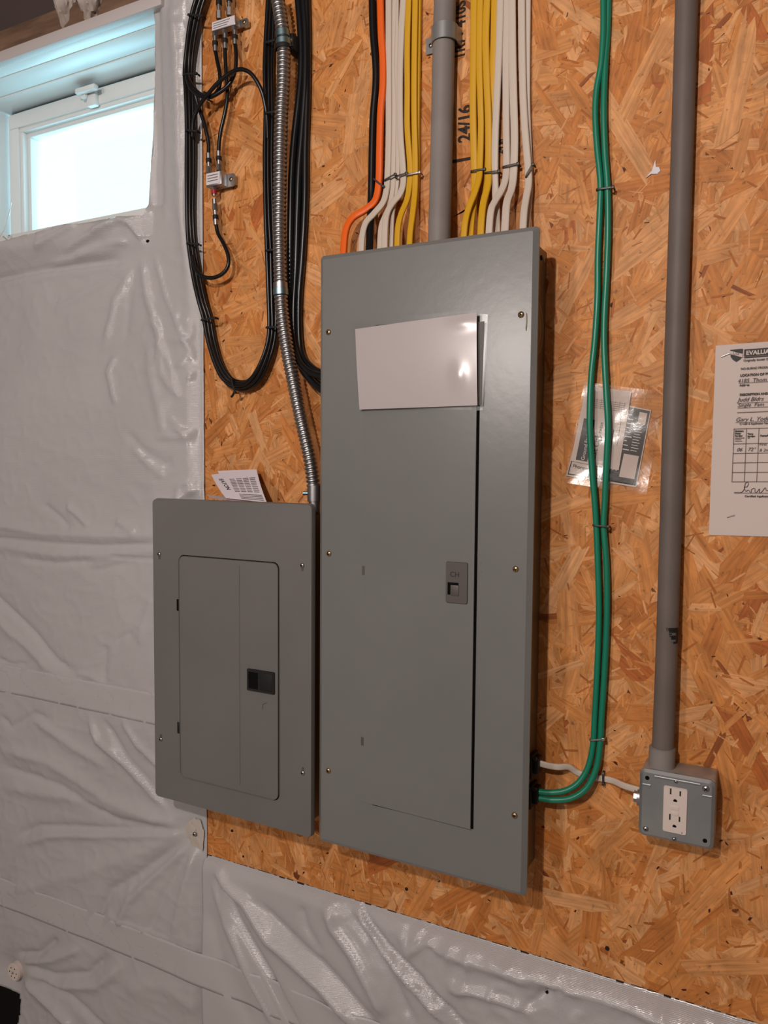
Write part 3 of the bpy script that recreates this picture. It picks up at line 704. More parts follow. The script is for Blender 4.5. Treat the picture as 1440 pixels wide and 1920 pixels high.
sweep(bm, smoothpath(rim, .002), circ(.0006, 6)); obj('rim', bm, m_sleeve, pk)

# ------------------------------------------------------------------ small panel
sp = thing('electrical_panel', 'shorter grey breaker panel with a black latch, left of the tall panel', 'electrical panel', (-.19, -.05, Z0))
SX0, SX1, SZ0, SZ1 = -.3735, -.0115, Z0+.0018, Z0+.5815
bm = bmesh.new(); bx(bm, SX0+.02, SX1-.020, -.091, -.004, SZ0+.014, SZ1-.012, .002); obj('box', bm, m_box, sp)
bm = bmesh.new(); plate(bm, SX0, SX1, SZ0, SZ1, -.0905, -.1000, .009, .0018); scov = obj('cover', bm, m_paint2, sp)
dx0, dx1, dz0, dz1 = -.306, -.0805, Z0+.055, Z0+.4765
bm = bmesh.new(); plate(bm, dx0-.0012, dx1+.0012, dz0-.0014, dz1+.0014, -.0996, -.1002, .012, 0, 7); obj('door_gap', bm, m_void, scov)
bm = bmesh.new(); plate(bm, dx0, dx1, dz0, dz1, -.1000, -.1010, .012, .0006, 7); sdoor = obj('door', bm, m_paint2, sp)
xm = U(450, 1200, .1).x
box('door_crease', xm-.0004, xm+.0004, -.1013, -.1009, dz0+.012, dz1-.010, m_latch, sdoor)
for px in ((334, 1134), (335, 1364)):
    p = U(*px, .1); box('hinge_slot', p.x-.0022, p.x+.0022, -.1022, -.1005, p.z-.011, p.z+.011, m_void if px[1] < 1200 else m_latchd, sdoor, .001)
a, b = U(464, 1275, .102), U(515, 1280, .102); zt, zb3 = U(490, 1257, .102).z, U(490, 1298, .102).z
bm = bmesh.new(); plate(bm, a.x, b.x, zb3, zt, -.1005, -.1045, .002, .0006); lt = obj('latch', bm, m_latchd, sdoor)
w = b.x-a.x; h = zt-zb3
box('latch_recess', a.x+w*.07, a.x+w*.42, -.1049, -.1040, zb3+h*.12, zb3+h*.88, m_void, lt)
box('latch_thumb', a.x+w*.48, a.x+w*.94, -.1054, -.1040, zb3+h*.10, zb3+h*.90, m_blackm, lt, .0006)
tube_w('scratch', [U(500, 1318, .1014), U(493, 1321, .1014), U(492, 1330, .1014)], .0004, m_latch, sdoor, 6)
for i, px in enumerate(((299, 1039), (567, 1060), (302, 1386), (568, 1449))):
    p = U(*px, .1); screw(sp, p.x, -.1002, p.z, .0042, m_zinc)
    dz = -.008 if i < 2 else .008
    bm = bmesh.new(); plate(bm, p.x-.0026, p.x+.0026, p.z+min(0, dz)-.002, p.z+max(0, dz)+.002, -.0996, -.1003, .0022); obj('keyhole_slot', bm, m_latch, scov)

# leaflets on top of the small panel
zt = SZ1-.01
lf = [U(396, 890, .020), U(482, 880, .020), U(503, 942, .060), U(425, 934, .060)]
q = sheet('leaflet', lf, m_paperw, None, .0006, lambda u, v: .004*math.sin(v*2.5)+.002*u)
tag(q, 'white printed leaflet leaning behind the small panel top, turned askew', 'leaflet')
qb = lambda u, v: quad(lf, u, v)+Vector((0, -(.004*math.sin(v*2.5)+.002*u)-.0012, 0))
def lines(name, M, parent, rows, c=lf, off=-.0075):
    bm = bmesh.new()
    for u0, v0, u1, v1 in rows:
        vs = [bm.verts.new(qb(a, b)) for a, b in ((u0, v1), (u1, v1), (u1, v0), (u0, v0))]; bm.faces.new(vs)
    return obj(name, bm, M, parent, False)
rows = []
for k in range(4):
    for j in range(9): rows.append((.36+k*.15, .24+j*.055, .36+k*.15+.13-random.random()*.02, .262+j*.055))
for j in range(4): rows.append((.42, .78+j*.05, .96, .80+j*.05))
lines('printed_lines', m_inkg, q, rows)
ex = (qb(.21, .72)-qb(.14, .22)).normalized(); ey = (qb(.3, .3)-qb(.1, .3)).normalized()
text('EATON', .0135, qb(.13, .20), m_ink, q, ex, ey, 'printed_name', .0003)
lf2 = [U(388, 928, .030), U(470, 935, .030), U(480, 944, .070), U(395, 934, .070)]
tag(sheet('leaflet', [Vector((p.x, p.y, p.z)) for p in lf2], m_paperw, None, .0008), 'white folded leaflet lying flat on top of the small panel', 'leaflet')
lf3 = [U(408, 883, .012), U(478, 880, .012), U(496, 938, .040), U(428, 930, .040)]
tag(sheet('leaflet', lf3, m_paperw, None, .0006), 'white sheet standing just behind the askew leaflet on the small panel', 'leaflet')

# ------------------------------------------------------------------ ties
def tie(px0, px1, d, label, M=m_tie, r=.0013, depth=.014, name='cable_tie', group=None):
    """a narrow strap that wraps a bundle: front run, both sides back to the board, and its little head"""
    a, b = U(*px0, d), U(*px1, d); t = thing(name, label, 'cable tie', (a+b)/2, group)
    back = Vector((0, depth, 0)); bm = bmesh.new()
    ex = (b-a).normalized()
    pts = [a+back, a+back*.4-ex*.001, a, (a+b)/2+Vector((0, -.001, 0)), b, b+back*.4+ex*.001, b+back]
    sweep(bm, smoothpath(pts, .002), flat(r*2.2, r*1.1, 8)); obj('strap', bm, M, t)
    bm = bmesh.new(); bx(bm, b.x-.0022, b.x+.0022, b.y-.0022, b.y+.0022, b.z-.0022, b.z+.0022, .0006); obj('lock_head', bm, M, t)
    return t

# ------------------------------------------------------------------ cables over the main panel
FW_, FT = .0115, .0050
nm = flat(FW_, FT); nms = flat(.0085, .0048)
cable('power_cable', [(698, -12, .012), (700, 60, .012), (705, 120, .012), (705, 160, .012), (700, 220, .012), (698, 290, .012), (697, 340, .013), (696, 380, .016), (694, 430, .030), (692, 480, .045)], circ(.0066, 14), m_black, 'thick black cable running down beside the orange cable into the main panel')
cable('power_cable', [(713, -12, .012), (715, 60, .012), (718, 110, .012), (718, 160, .013), (714, 210, .014), (712, 280, .014), (711, 330, .014), (708, 362, .016), (701, 380, .020), (684, 394, .026), (661, 409, .034), (648, 435, .042), (643, 490, .052)], flat(.0125, .0075), m_orange, 'orange flat cable bending left into the top of the main panel')
g1 = 'white cables left of the grey conduit'; g2 = 'yellow cables left of the grey conduit'; g3 = 'yellow cables right of the grey conduit'; g4 = 'white cables right of the grey conduit'
cable('power_cable', [(729, -12, .010), (729, 125, .010), (729, 250, .010), (727, 325, .011), (725, 355, .014), (718, 380, .020), (700, 402, .028), (686, 418, .036), (679, 445, .044), (677, 490, .050)], nm, m_white, 'white flat cable next to the orange cable, swinging furthest left of the whites', 'cable', g1)
cable('power_cable', [(741, -12, .007), (738, 60, .007), (736, 125, .007), (739, 200, .007), (738, 300, .008), (737, 350, .010), (731, 385, .018), (722, 405, .028), (714, 430, .036), (711, 490, .046)], flat(.0095, .0048), m_white, 'white cable tucked between the first white cable and the wider white one', 'cable', g1)
cable('power_cable', [(757, -12, .012), (752, 80, .012), (750, 160, .012), (751, 250, .012), (756, 318, .012), (756, 345, .014), (750, 364, .018), (737, 380, .024), (726, 400, .032), (722, 430, .040), (721, 490, .048)], nm, m_white, 'white flat cable beside the yellow ones, crossing left above the panel', 'cable', g1)
cable('power_cable', [(744, -12, .006), (744, 140, .006), (745, 230, .006), (746, 320, .007), (742, 365, .010), (736, 400, .022), (734, 440, .030), (733, 490, .040)], flat(.0085, .0048), m_white, 'white cable set back behind the crossing white cable, mostly hidden', 'cable', g1)
cable('power_cable', [(767, -12, .012), (764, 80, .012), (764, 170, .012), (764, 240, .012), (769, 310, .012), (768, 345, .014), (763, 375, .020), (752, 402, .030), (746, 430, .038), (744, 490, .046)], flat(.0105, .0048), m_yellow, 'yellow flat cable bending left, nearest the whites on the left side', 'cable', g2)
cable('power_cable', [(779, -12, .013), (777, 120, .013), (777, 220, .013), (779, 310, .013), (778, 360, .016), (774, 400, .026), (769, 440, .036), (767, 490, .046)], flat(.0105, .0048), m_yellow, 'yellow flat cable hanging straight into the panel just left of the conduit', 'cable', g2)
cable('power_cable', [(788, -12, .006), (786, 140, .006), (785, 240, .006), (785, 310, .006), (782, 370, .010), (776, 420, .022), (774, 490, .034)], flat(.0055, .008), m_yellow, 'narrow yellow cable turned on edge in the shadow beside the conduit', 'cable', g2)
cable('power_cable', [(889, -12, .011), (888, 100, .011), (887, 200, .011), (889, 300, .011), (890, 340, .012), (888, 380, .018), (884, 410, .028), (880, 470, .040)], nm, m_yellow, 'yellow flat cable nearest the conduit on its right side', 'cable', g3)
cable('power_cable', [(901, -12, .010), (899, 100, .010), (901, 190, .010), (902, 240, .010), (900, 310, .013), (898, 335, .018), (890, 362, .026), (879, 390, .034), (872, 420, .042), (868, 470, .048)], flat(.0105, .0048), m_yellow, 'yellow flat cable crossing in front of its neighbour to bend furthest left', 'cable', g3)
cable('power_cable', [(914, -12, .012), (911, 70, .012), (913, 150, .012), (916, 230, .012), (916, 310, .013), (915, 345, .018), (907, 378, .028), (903, 410, .038), (900, 470, .046)], flat(.0115, .0048), m_yellow, 'yellow flat cable with printed legend, third from the conduit', 'cable', g3)
cable('power_cable', [(928, -12, .010), (926, 80, .010), (924, 150, .009), (921, 220, .007), (916, 290, .005), (912, 350, .006), (906, 420, .020), (904, 470, .030)], nm, m_yellow, 'yellow flat cable slipping behind the first white cable on the right', 'cable', g3)
cable('power_cable', [(939, -12, .012), (936, 90, .012), (932, 180, .013), (929, 250, .013), (928, 320, .012), (929, 360, .012), (931, 400, .020), (932, 470, .036)], nm, m_white, 'white flat cable hanging straight beside the yellow cables', 'cable', g4)
cable('power_cable', [(951, -12, .010), (949, 100, .010), (949, 200, .011), (950, 300, .012), (948, 335, .016), (940, 358, .022), (928, 378, .030), (920, 400, .038), (915, 470, .046)], nm, m_white, 'white flat cable bending left across the straight white one', 'cable', g4)
cable('power_cable', [(960, -12, .011), (961, 90, .011), (963, 180, .011), (965, 260, .012), (963, 325, .014), (959, 355, .020), (951, 378, .030), (948, 410, .038), (945, 470, .046)], flat(.0125, .005), m_white, 'wider white cable, middle of the whites right of the conduit', 'cable', g4)
cable('power_cable', [(978, -12, .012), (979, 90, .012), (981, 180, .012), (985, 250, .013), (990, 310, .014), (991, 345, .018), (986, 375, .026), (982, 405, .036), (979, 470, .046)], nm, m_white, 'white flat cable nearest the right edge of the main panel', 'cable', g4)
cable('power_cable', [(990, -12, .007), (989, 100, .007), (989, 200, .007), (992, 280, .007), (994, 330, .008), (992, 380, .012), (988, 420, .024), (986, 470, .034)], flat(.0095, .0048), m_white, 'white cable behind the rightmost one, showing as a thin edge', 'cable', g4)
tie((700, 335), (718, 349), .020, 'dark tie slanting across the orange cable')
tie((721, 338), (741, 327), .017, 'dark tie across the two white cables next to the orange one')
tie((741, 332), (762, 325), .019, 'dark tie across the wider white cable left of the conduit')
tie((762, 328), (786, 323), .019, 'pale tie across the two yellow cables left of the conduit', m_zinc)
tie((883, 321), (908, 317), .018, 'dark tie round the first two yellow cables right of the conduit')
tie((910, 324), (935, 321), .019, 'dark tie round the third yellow and the straight white cable')
tie((943, 313), (971, 307), .019, 'dark tie round the middle pair of white cables')
tie((986, 331), (999, 308), .021, 'slanted tie on the white cable nearest the right edge')

# ------------------------------------------------------------------ conduits
def pipe(bm, pts, r, n=28): sweep(bm, smoothpath(pts, .01), circ(r, n))
gc = thing('rigid_conduit', 'grey plastic conduit entering the middle of the main panel top', 'conduit', U(822, 445, .04))
bm = bmesh.new(); pipe(bm, [U(835, -14, .022), U(832, 90, .022), U(829, 230, .024), U(826, 350, .036), U(823, 470, .048)], .0178); obj('pipe', bm, m_pvc, gc)
# strap over it
c0 = U(834, 67, .022)
st = thing('pipe_strap', 'grey one-hole strap holding the grey conduit above the main panel', 'strap', c0)
bm = bmesh.new(); R2 = .0196; hw = .0125; arc = []
for i in range(19):
    a = math.radians(-15+210*i/18); arc.append((c0.x+R2*math.cos(a), c0.y-R2*math.sin(a)))
arc = [(c0.x+R2, -.001)]+arc+[(c0.x-R2-.002, -.004), (c0.x-R2-.021, -.0035)]
rows_ = [[bm.verts.new((x, y, c0.z+s*hw)) for x, y in arc] for s in (-1, 1)]
for i in range(len(arc)-1): bm.faces.new((rows_[0][i], rows_[0][i+1], rows_[1][i+1], rows_[1][i]))
bmesh.ops.recalc_face_normals(bm, faces=bm.faces[:]); bmesh.ops.solidify(bm, geom=bm.faces[:], thickness=-.0018)
obj('band', bm, m_zincf, st); screw(st, c0.x-R2-.012, -.0055, c0.z, .0040, m_zinc)
rc = thing('rigid_conduit', 'long brown-grey conduit dropping into the outlet box', 'conduit', U(1243, 1430, .03))
JD = .030
bm = bmesh.new(); pipe(bm, [U(1288, -14, .016), U(1280, 250, .016), U(1272, 500, .017), U(1264, 750, .019), U(1257, 1000, .022), U(1249, 1250, .026), U(1241, 1440, JD)], .0152); obj('pipe', bm, m_pvcd, rc)
pp = [U(1242, 1400, JD-.0002), U(1240.5, 1436, JD)]
bm = bmesh.new(); cyl(bm, pp[0], pp[1]-Vector((0, 0, .002)), .0182, 28); bmesh.ops.bevel(bm, geom=[e for e in bm.edges if len(e.link_faces) == 2 and any(len(f.verts) > 6 for f in e.link_faces)], offset=.0012, segments=2, affect='EDGES'); obj('coupling', bm, m_pvc, rc)
# residue of a dark printed label on the pipe
bm = bmesh.new(); pc = U(1252, 1190, .0245)
def onpipe(a, z): return (pc.x+.01535*math.sin(a), pc.y-.01535*math.cos(a), z)
for (a0, a1, q0, q1) in ((-.15, 1.15, -.010, -.007), (-.15, .08, -.011, .013), (.15, 1.25, .006, .013), (.25, .9, -.004, .002), (.95, 1.3, -.009, .010), (.1, .5, .003, .005)):
    k = 6
    for i in range(k):
        b0, b1 = a0+(a1-a0)*i/k, a0+(a1-a0)*(i+1)/k
        bm.faces.new([bm.verts.new(onpipe(*t)) for t in ((b0, pc.z+q0), (b1, pc.z+q0), (b1, pc.z+q1), (b0, pc.z+q1))])
obj('label_residue', bm, m_blackm, rc, False)

# ------------------------------------------------------------------ outlet box
ob = thing('outlet_box', 'square grey metal outlet box with an ivory receptacle at the foot of the conduit', 'outlet box', (.571, -.03, Z0+.16))
BX0, BX1, BZ0, BZ1, BD = .5215, .6205, Z0+.116, Z0+.2140, .052
bm = bmesh.new(); bx(bm, BX0+.001, BX1+.0005, -BD+.001, -.001, BZ0+.001, BZ1-.0005, .0035, 3); jb = obj('box', bm, m_galv, ob)
bm = bmesh.new(); plate(bm, BX0-.0005, BX1+.001, BZ0-.0005, BZ1, -BD+.002, -BD-.0045, .008, .0042, 6); cv = obj('cover', bm, m_zincf, ob)
for (cx, cz) in ((BX0+.010, BZ1-.012), (BX1-.010, BZ0+.012)):
    bm = bmesh.new(); cyl(bm, (cx, -BD-.0035, cz), (cx, -BD-.0050, cz), .0030, 14); obj('screw_hole', bm, m_void, cv)
screw(ob, BX1-.011, -BD-.0045, BZ1-.012, .0048, m_zinc); screw(ob, BX0+.010, -BD-.0045, BZ0+.011, .0040, m_zinc)
for a0, a1, zz in ((BX0+.004, BX0+.015, BZ1-.022), (BX1-.015, BX1-.003, BZ1-.022), (BX0+.020, BX1-.018, BZ1-.0075)):
    tube_w('pressed_rib', [(a0, -BD-.0040, zz), (a1, -BD-.0040, zz)], .0022, m_zincf, cv)
rp0, rp1 = U(1244, 1476, .058), U(1288, 1569, .058)
rx = (rp0.x+rp1.x)/2-.0003; rz = (U(1265, 1473, .058).z+U(1265, 1566, .058).z)/2; rw, rh = .0325, .0665
bm = bmesh.new(); plate(bm, rx-rw/2, rx+rw/2, rz-rh/2, rz+rh/2, -BD-.002, -BD-.0068, .003, .0008); rc_ = obj('receptacle', bm, m_ivory, ob)
yf = -BD-.0072
for s in (1, -1):
    zc = rz+s*.0185+.003
    for dx, hh in ((-.0064, .0085), (.0064, .0070)):
        box('blade_slot', rx+dx-.0010, rx+dx+.0010, yf, yf+.002, zc+.001, zc+.001+hh, m_latchd, rc_)
    bm = bmesh.new(); cyl(bm, (rx, yf, zc-.0075), (rx, yf+.002, zc-.0075), .0026, 14)
    for v in bm.verts:
        if v.co.z < zc-.0085: v.co.z = zc-.0085
    obj('ground_slot', bm, m_void, rc_)
for k, (dz, hh) in enumerate(((.0040, .0062), (-.0042, .0062))):
    bm = bmesh.new(); bx(bm, rx-.0055, rx+.0055, yf-.0004, yf+.002, rz+dz-hh/2, rz+dz+hh/2, .0006); obj('test_button', bm, m_ivory, rc_)
box('status_light', rx+.0095, rx+.0108, yf, yf+.001, rz-.0305, rz-.0292, m_blackm, rc_)
for s in (1, -1): screw(ob, rx, -BD-.0045, rz+s*.0418, .0030, m_zinc)
bm = bmesh.new(); cz_ = U(1193, 1492, .03).z; cyl(bm, (BX0+.002, -.032, cz_), (BX0-.006, -.032, cz_), .0125, 20); cyl(bm, (BX0-.005, -.032, cz_), (BX0-.011, -.032, cz_), .009, 8); obj('side_clamp', bm, m_zinc, ob)
# white cable from main panel to the box
bm = bmesh.new()
cable('power_cable', [(1000, 1427, .032), (1022, 1434, .032), (1045, 1438, .026), (1066, 1438, .014), (1082, 1448, .006), (1105, 1457, .005), (1131, 1460, .005), (1150, 1464, .010), (1170, 1473, .022), (1200, 1482, .032)], flat(.0098, .0050), m_white, 'white flat cable looping across from the main panel to the outlet box')
tie((1131, 1449), (1131, 1470), .009, 'dark staple over the white cable between panel and outlet box', m_tie, .0014, .009, 'cable_staple')
# connectors on the panel's right side
for z_px, nm_, lab in (((1004, 1433), 'cable_connector', 'black plastic connector where the white cable leaves the main panel'), ((1006, 1490), 'cable_connector', 'black plastic connector where the green cables leave the main panel')):
    p = U(z_px[0], z_px[1], .035); t = thing(nm_, lab, 'connector', (.3545, -.035, p.z))
    bm = bmesh.new(); bx(bm, .3545, .3605, -.052, -.016, p.z-.019, p.z+.017, .002); obj('flange', bm, m_blackm, t)
    bm = bmesh.new(); bx(bm, .3603, .3685, -.046, -.022, p.z-.012, p.z+.013, .002); obj('collar', bm, m_blackm, t)
    bm = bmesh.new(); cyl(bm, (.364, -.044, p.z+.012), (.364, -.050, p.z+.014), .003, 12); obj('clamp_screw', bm, m_tie, t)

# ------------------------------------------------------------------ green cables
gg = 'green cables'
cable('network_cable', [(1131, -12, .012), (1131, 60, .012), (1127, 120, .012), (1119, 165, .012), (1116, 210, .012), (1119, 270, .012), (1124, 320, .012), (1126, 352, .012), (1124, 410, .012), (1121, 480, .012), (1120, 560, .013), (1115, 640, .015), (1109, 700, .017), (1106, 760, .018), (1106, 810, .018), (1110, 880, .016), (1115, 940, .014), (1118, 987, .012),
        (1121, 1060, .012), (1123, 1150, .012), (1120, 1250, .012), (1115, 1345, .013), (1112, 1395, .014), (1102, 1440, .018), (1083, 1469, .024), (1058, 1483, .030), (1030, 1486, .034), (1008, 1484, .035)], circ(.0047, 14), m_green, 'green cable on the left of the pair, bowing out over the document bag', 'cable', gg)
cable('network_cable', [(1141, -12, .007), (1139, 60, .007), (1135, 120, .009), (1132, 200, .012), (1134, 280, .012), (1139, 352, .012), (1140, 430, .012), (1137, 520, .012), (1133, 600, .012), (1133, 660, .013), (1137, 740, .015), (1140, 800, .016), (1137, 870, .014), (1134, 940, .012), (1132, 987, .012),
        (1137, 1060, .012), (1138, 1150, .012), (1134, 1250, .012), (1128, 1345, .013), (1125, 1395, .014), (1118, 1440, .018), (1100, 1477, .024), (1072, 1496, .030), (1040, 1500, .034), (1008, 1496, .035)], circ(.0047, 14), m_green, 'green cable on the right of the pair, taking the outer bend at the bottom', 'cable', gg)
tie((1119, 355), (1149, 351), .018, 'dark tie round the green cables near their top')
tie((1112, 985), (1140, 988), .018, 'dark tie round the green cables just below the document bag')
tie((1106, 1388), (1131, 1386), .020, 'pale tie round the green cables above their bottom bend', m_zinc)

# ------------------------------------------------------------------ black coil
def strand(px, off, doff, r, label, group, wob=0, seed=0, M=m_black):
    rs = random.Random(seed); P = [U(*p) for p in px]; out = []
    for i, p in enumerate(P):
        t = (P[min(i+1, len(P)-1)]-P[max(i-1, 0)]).normalized(); s = t.cross(Vector((0, -1, 0))).normalized()
        out.append(p+s*(off+wob*rs.uniform(-1, 1))+Vector((0, -(doff+wob*.6*rs.uniform(-1, 1)), 0)))
    bm = bmesh.new(); sweep(bm, smoothpath(out, .005), circ(r, 12))
    return tag(obj('coaxial_cable', bm, M), label, 'cable', group)
coil = [(383, -14, .02), (371, 22, .02), (363, 60, .02), (357, 100, .02), (355, 140, .018), (357, 185, .020), (358, 250, .018), (358, 330, .018), (358, 400, .018), (361, 456, .016), (370, 520, .016), (380, 565, .016), (389, 598, .014), (397, 640, .014), (409, 680, .016), (424, 708, .016), (440, 721, .014), (462, 722, .016),
        (482, 708, .018), (497, 680, .018), (508, 645, .016), (512, 612, .015), (511, 560, .015), (508, 470, .014), (506, 400, .014), (504, 300, .014), (505, 205, .013), (504, 140, .014), (505, 80, .012), (508, 20, .012), (510, -14, .012)]
G = 'black coaxial cables of the hanging coil'
SL = ('outermost coaxial strand of the black tied coil', 'middle coaxial strand of the black coil, lying against the board', 'innermost coaxial strand of the black tied coil', 'front coaxial strand nearer the outside of the black coil', 'front coaxial strand nearer the inside of the black coil', 'foremost coaxial strand on top of the black tied coil')
for i, (o_, d_) in enumerate(((-.0072, 0), (0, -.002), (.0072, 0), (-.0038, .0062), (.0036, .0065), (0, .012))):
    strand(coil, o_*.92, d_, .0039, SL[i], G, .0009, i)
for lab, a, b, d in (('black tie round the coil near the top left of the coil', (352, 27), (379, 30), .040), ('black tie where the coil meets the side branch', (343, 140), (368, 138), .038), ('black tie on the coil left side beside the lower splitter feed', (348, 244), (369, 246), .036),
                     ('black tie on the coil left side below the lower splitter', (350, 456), (371, 458), .034), ('dark tie on the coil left side where it starts to curve', (377, 600), (403, 596), .032), ('black tie with a knotted tail at the bottom of the coil', (434, 712), (441, 736), .032),
                     ('dark tie on the coil right side above its bottom bend', (499, 614), (524, 613), .032), ('black tie on the coil right side at mid height', (497, 470), (516, 468), .030), ('black tie on the coil right side where a thin cable joins', (497, 212), (514, 210), .030), ('black tie on the coil right side level with the conduit coupling', (498, 80), (514, 76), .030)):
    tie(a, b, d, lab, m_blackm, .0018, .010)
tag(tube_w('tie_tail', [U(440, 734, .03), U(437, 740, .028), U(434, 744, .026)], .0022, m_blackm), 'stubby cut tie tail at the lowest point of the coil', 'cable tie')
# black cables right of the metal conduit
G2 = 'black cables passing behind the metal conduit'
blk = [([(558, -14, .014), (564, 60, .014), (565, 130, .014), (560, 190, .016), (552, 260, .018), (547, 330, .020), (545, 410, .020), (544, 500, .018), (544, 580, .018), (549, 640, .022), (561, 678, .028), (580, 697, .034), (606, 706, .040), (640, 712, .046)], .0066, 'black cable swinging closest behind the metal conduit'),
       ([(568, -14, .012), (573, 60, .012), (573, 150, .012), (568, 230, .012), (561, 320, .014), (558, 400, .014), (555, 500, .014), (551, 580, .014), (553, 640, .018), (563, 684, .024), (582, 712, .030), (606, 732, .036), (640, 742, .044)], .0068, 'black cable reaching lowest where it passes behind the tall panel'),
       ([(575, -14, .010), (577, 80, .010), (576, 180, .010), (573, 280, .010), (572, 380, .010), (567, 480, .010), (561, 560, .010), (561, 630, .012), (567, 666, .016), (584, 688, .024), (606, 700, .032), (640, 706, .038)], .0062, 'black cable on the right edge of the group beside the bare board'),
       ([(564, -14, .006), (568, 100, .006), (568, 260, .006), (565, 420, .006), (560, 540, .006), (556, 620, .008), (562, 670, .012), (582, 704, .020), (606, 722, .028), (640, 732, .034)], .0048, 'black cable hidden at the back of the group next to the board')]
for p, r, lab in blk: cable('power_cable', p, circ(r, 12), m_black, lab, 'cable', G2)

# ------------------------------------------------------------------ flexible metal conduit
fx = thing('flexible_conduit', 'ribbed silver flexible metal conduit curving down to the small panel', 'conduit', U(590, 945, .05))
fp = smoothpath([U(*p) for p in ((518, -16, .045), (522, 5, .045), (526, 30, .045), (530, 60, .044), (532, 90, .044), (532, 120, .044), (531, 160, .044), (528, 210, .044), (526, 280, .044), (525, 350, .044), (524, 420, .044), (525, 480, .044), (526, 530, .044), (528, 575, .044), (533, 620, .044), (541, 670, .045), (551, 720, .046), (561, 770, .047), (571, 815, .048), (580, 855, .049), (586, 893, .050), (590, 935, .050))], .0006)
s = 0; rad = []
for i, p in enumerate(fp):
    if i: s += (p-fp[i-1]).length
    ph = (s/.0076) % 1; rad.append(.82+.20*math.sin(math.pi*min(1, ph/.80))**.5 if ph < .80 else .78)
bm = bmesh.new(); sweep(bm, fp, circ(.0120, 20), rad)
obj('ribbed_tube', bm, m_zinc, fx)
def collar(px, r, hgt, M, nm_, n=20):
    a = U(*px); k = min(range(len(fp)), key=lambda i: (fp[i]-a).length); t = (fp[min(k+3, len(fp)-1)]-fp[max(0, k-3)]).normalized()
    bm = bmesh.new(); cyl(bm, fp[k]-t*hgt/2, fp[k]+t*hgt/2, r, n); return obj(nm_, bm, M, fx)
collar((531, 65, .044), .0128, .011, m_zincb, 'coupling'); collar((532, 82, .044), .0136, .011, m_zincb, 'coupling')
collar((526, 536, .044), .0128, .010, m_zinc, 'coupling'); collar((526, 548, .044), .0134, .011, m_zincb, 'coupling')
p = U(590, 925, .05)
bm = bmesh.new(); cyl(bm, (p.x, -.05, p.z+.014), (p.x, -.05, p.z-.014), .0132, 10); cyl(bm, (p.x, -.05, p.z-.013), (p.x, -.05, SZ1-.02), .0105, 16); obj('end_connector', bm, m_zinc, fx)
bm = bmesh.new(); cyl(bm, (p.x-.010, -.056, p.z), (p.x-.018, -.060, p.z), .0035, 10); obj('clamp_screw', bm, m_zincb, fx)
hs = thing('conduit_hanger', 'black hanger clamp with a screw holding the flexible conduit near its top', 'clamp', U(540, 80, .03))
bm = bmesh.new(); q = U(532, 86, .044)
pts = [Vector((q.x+.0145*math.cos(a), q.y-.0145*math.sin(a), q.z-.004)) for a in [math.radians(k) for k in range(-60, 241, 15)]]
sweep(bm, smoothpath(pts, .002), flat(.008, .002, 8)); obj('band', bm, m_blackm, hs)
bm = bmesh.new(); e = U(549, 82, .028); bx(bm, e.x-.010, e.x+.006, -.036, -.002, e.z-.014, e.z+.015, .003); obj('foot', bm, m_blackm, hs)
screw(hs, e.x+.001, -.036, e.z+.002, .0038, m_zinc)

# ------------------------------------------------------------------ splitters and thin coax
thin = circ(.0037, 12)
def connector(p0, p1, parent, band=m_blackm, bandpos=.55):
    p0, p1 = Vector(p0), Vector(p1); d = p1-p0
    bm = bmesh.new(); cyl(bm, p0, p0+d*.30, .0056, 6); cyl(bm, p0+d*.28, p0+d*.55, .0042, 14); cyl(bm, p0+d*.70, p1, .0048, 14)
    o = obj('coax_connector', bm, m_zinc, parent)
    bm = bmesh.new(); cyl(bm, p0+d*(bandpos-.02), p0+d*(bandpos+.18), .0056, 14); obj('sealing_band', bm, band, o)
s1 = thing('coax_splitter', 'white-labelled cable splitter with three outlets near the top of the board', 'splitter', U(420, 40, .02))
A, Bp = U(397, 50, .030), U(441, 36, .030); zt_, zb_ = U(420, 34, .030).z, U(420, 52, .030).z
bm = bmesh.new(); bx(bm, A.x, Bp.x, -.030, -.014, zb_, zt_, .0012); b1 = obj('housing', bm, m_zinc, s1)
box('label', A.x+.001, Bp.x-.001, -.0304, -.0298, zb_+.001, zt_-.001, m_label, s1)
bm = bmesh.new()
for j in range(3): bx(bm, A.x+.004, Bp.x-.012-.003*j, -.0307, -.0303, zt_-.0052-j*.0040, zt_-.0040-j*.0040)
obj('printed_lines', bm, m_inkg, s1, False)
bm = bmesh.new(); plate(bm, A.x-.012, Bp.x+.017, zb_+.002, zt_-.002, -.012, -.015, .004); obj('mounting_plate', bm, m_zinc, s1)
screw(s1, Bp.x+.009, -.015, (zb_+zt_)/2, .0038, m_brass); screw(s1, A.x-.007, -.015, (zb_+zt_)/2, .0036, m_brass)
bm = bmesh.new(); bx(bm, A.x-.010, A.x-.003, -.013, 0, zb_+.004, zt_-.004); bx(bm, Bp.x+.004, Bp.x+.013, -.013, 0, zb_+.004, zt_-.004); obj('standoff', bm, m_zinc, s1)
for x_, ya, yb in ((403, 57, 97), (421.5, 52, 92), (440, 47, 84)): connector(U(x_, ya, .022), U(x_+1, yb, .022), s1)
for x_, ya, yb in ((410.5, 36, -14), (430, 30, -20)): connector(U(x_, ya, .022), U(x_, yb, .022), s1)
s2 = thing('coax_splitter', 'small grey two-way splitter hanging lower between the coil sides', 'splitter', U(402, 335, .02))
A, Bp = U(386, 336, .030), U(415, 330, .030); zt_, zb_ = U(400, 322, .030).z, U(400, 348, .030).z
bm = bmesh.new(); bx(bm, A.x, Bp.x, -.030, -.014, zb_, zt_, .0012); obj('housing', bm, m_zinc, s2)
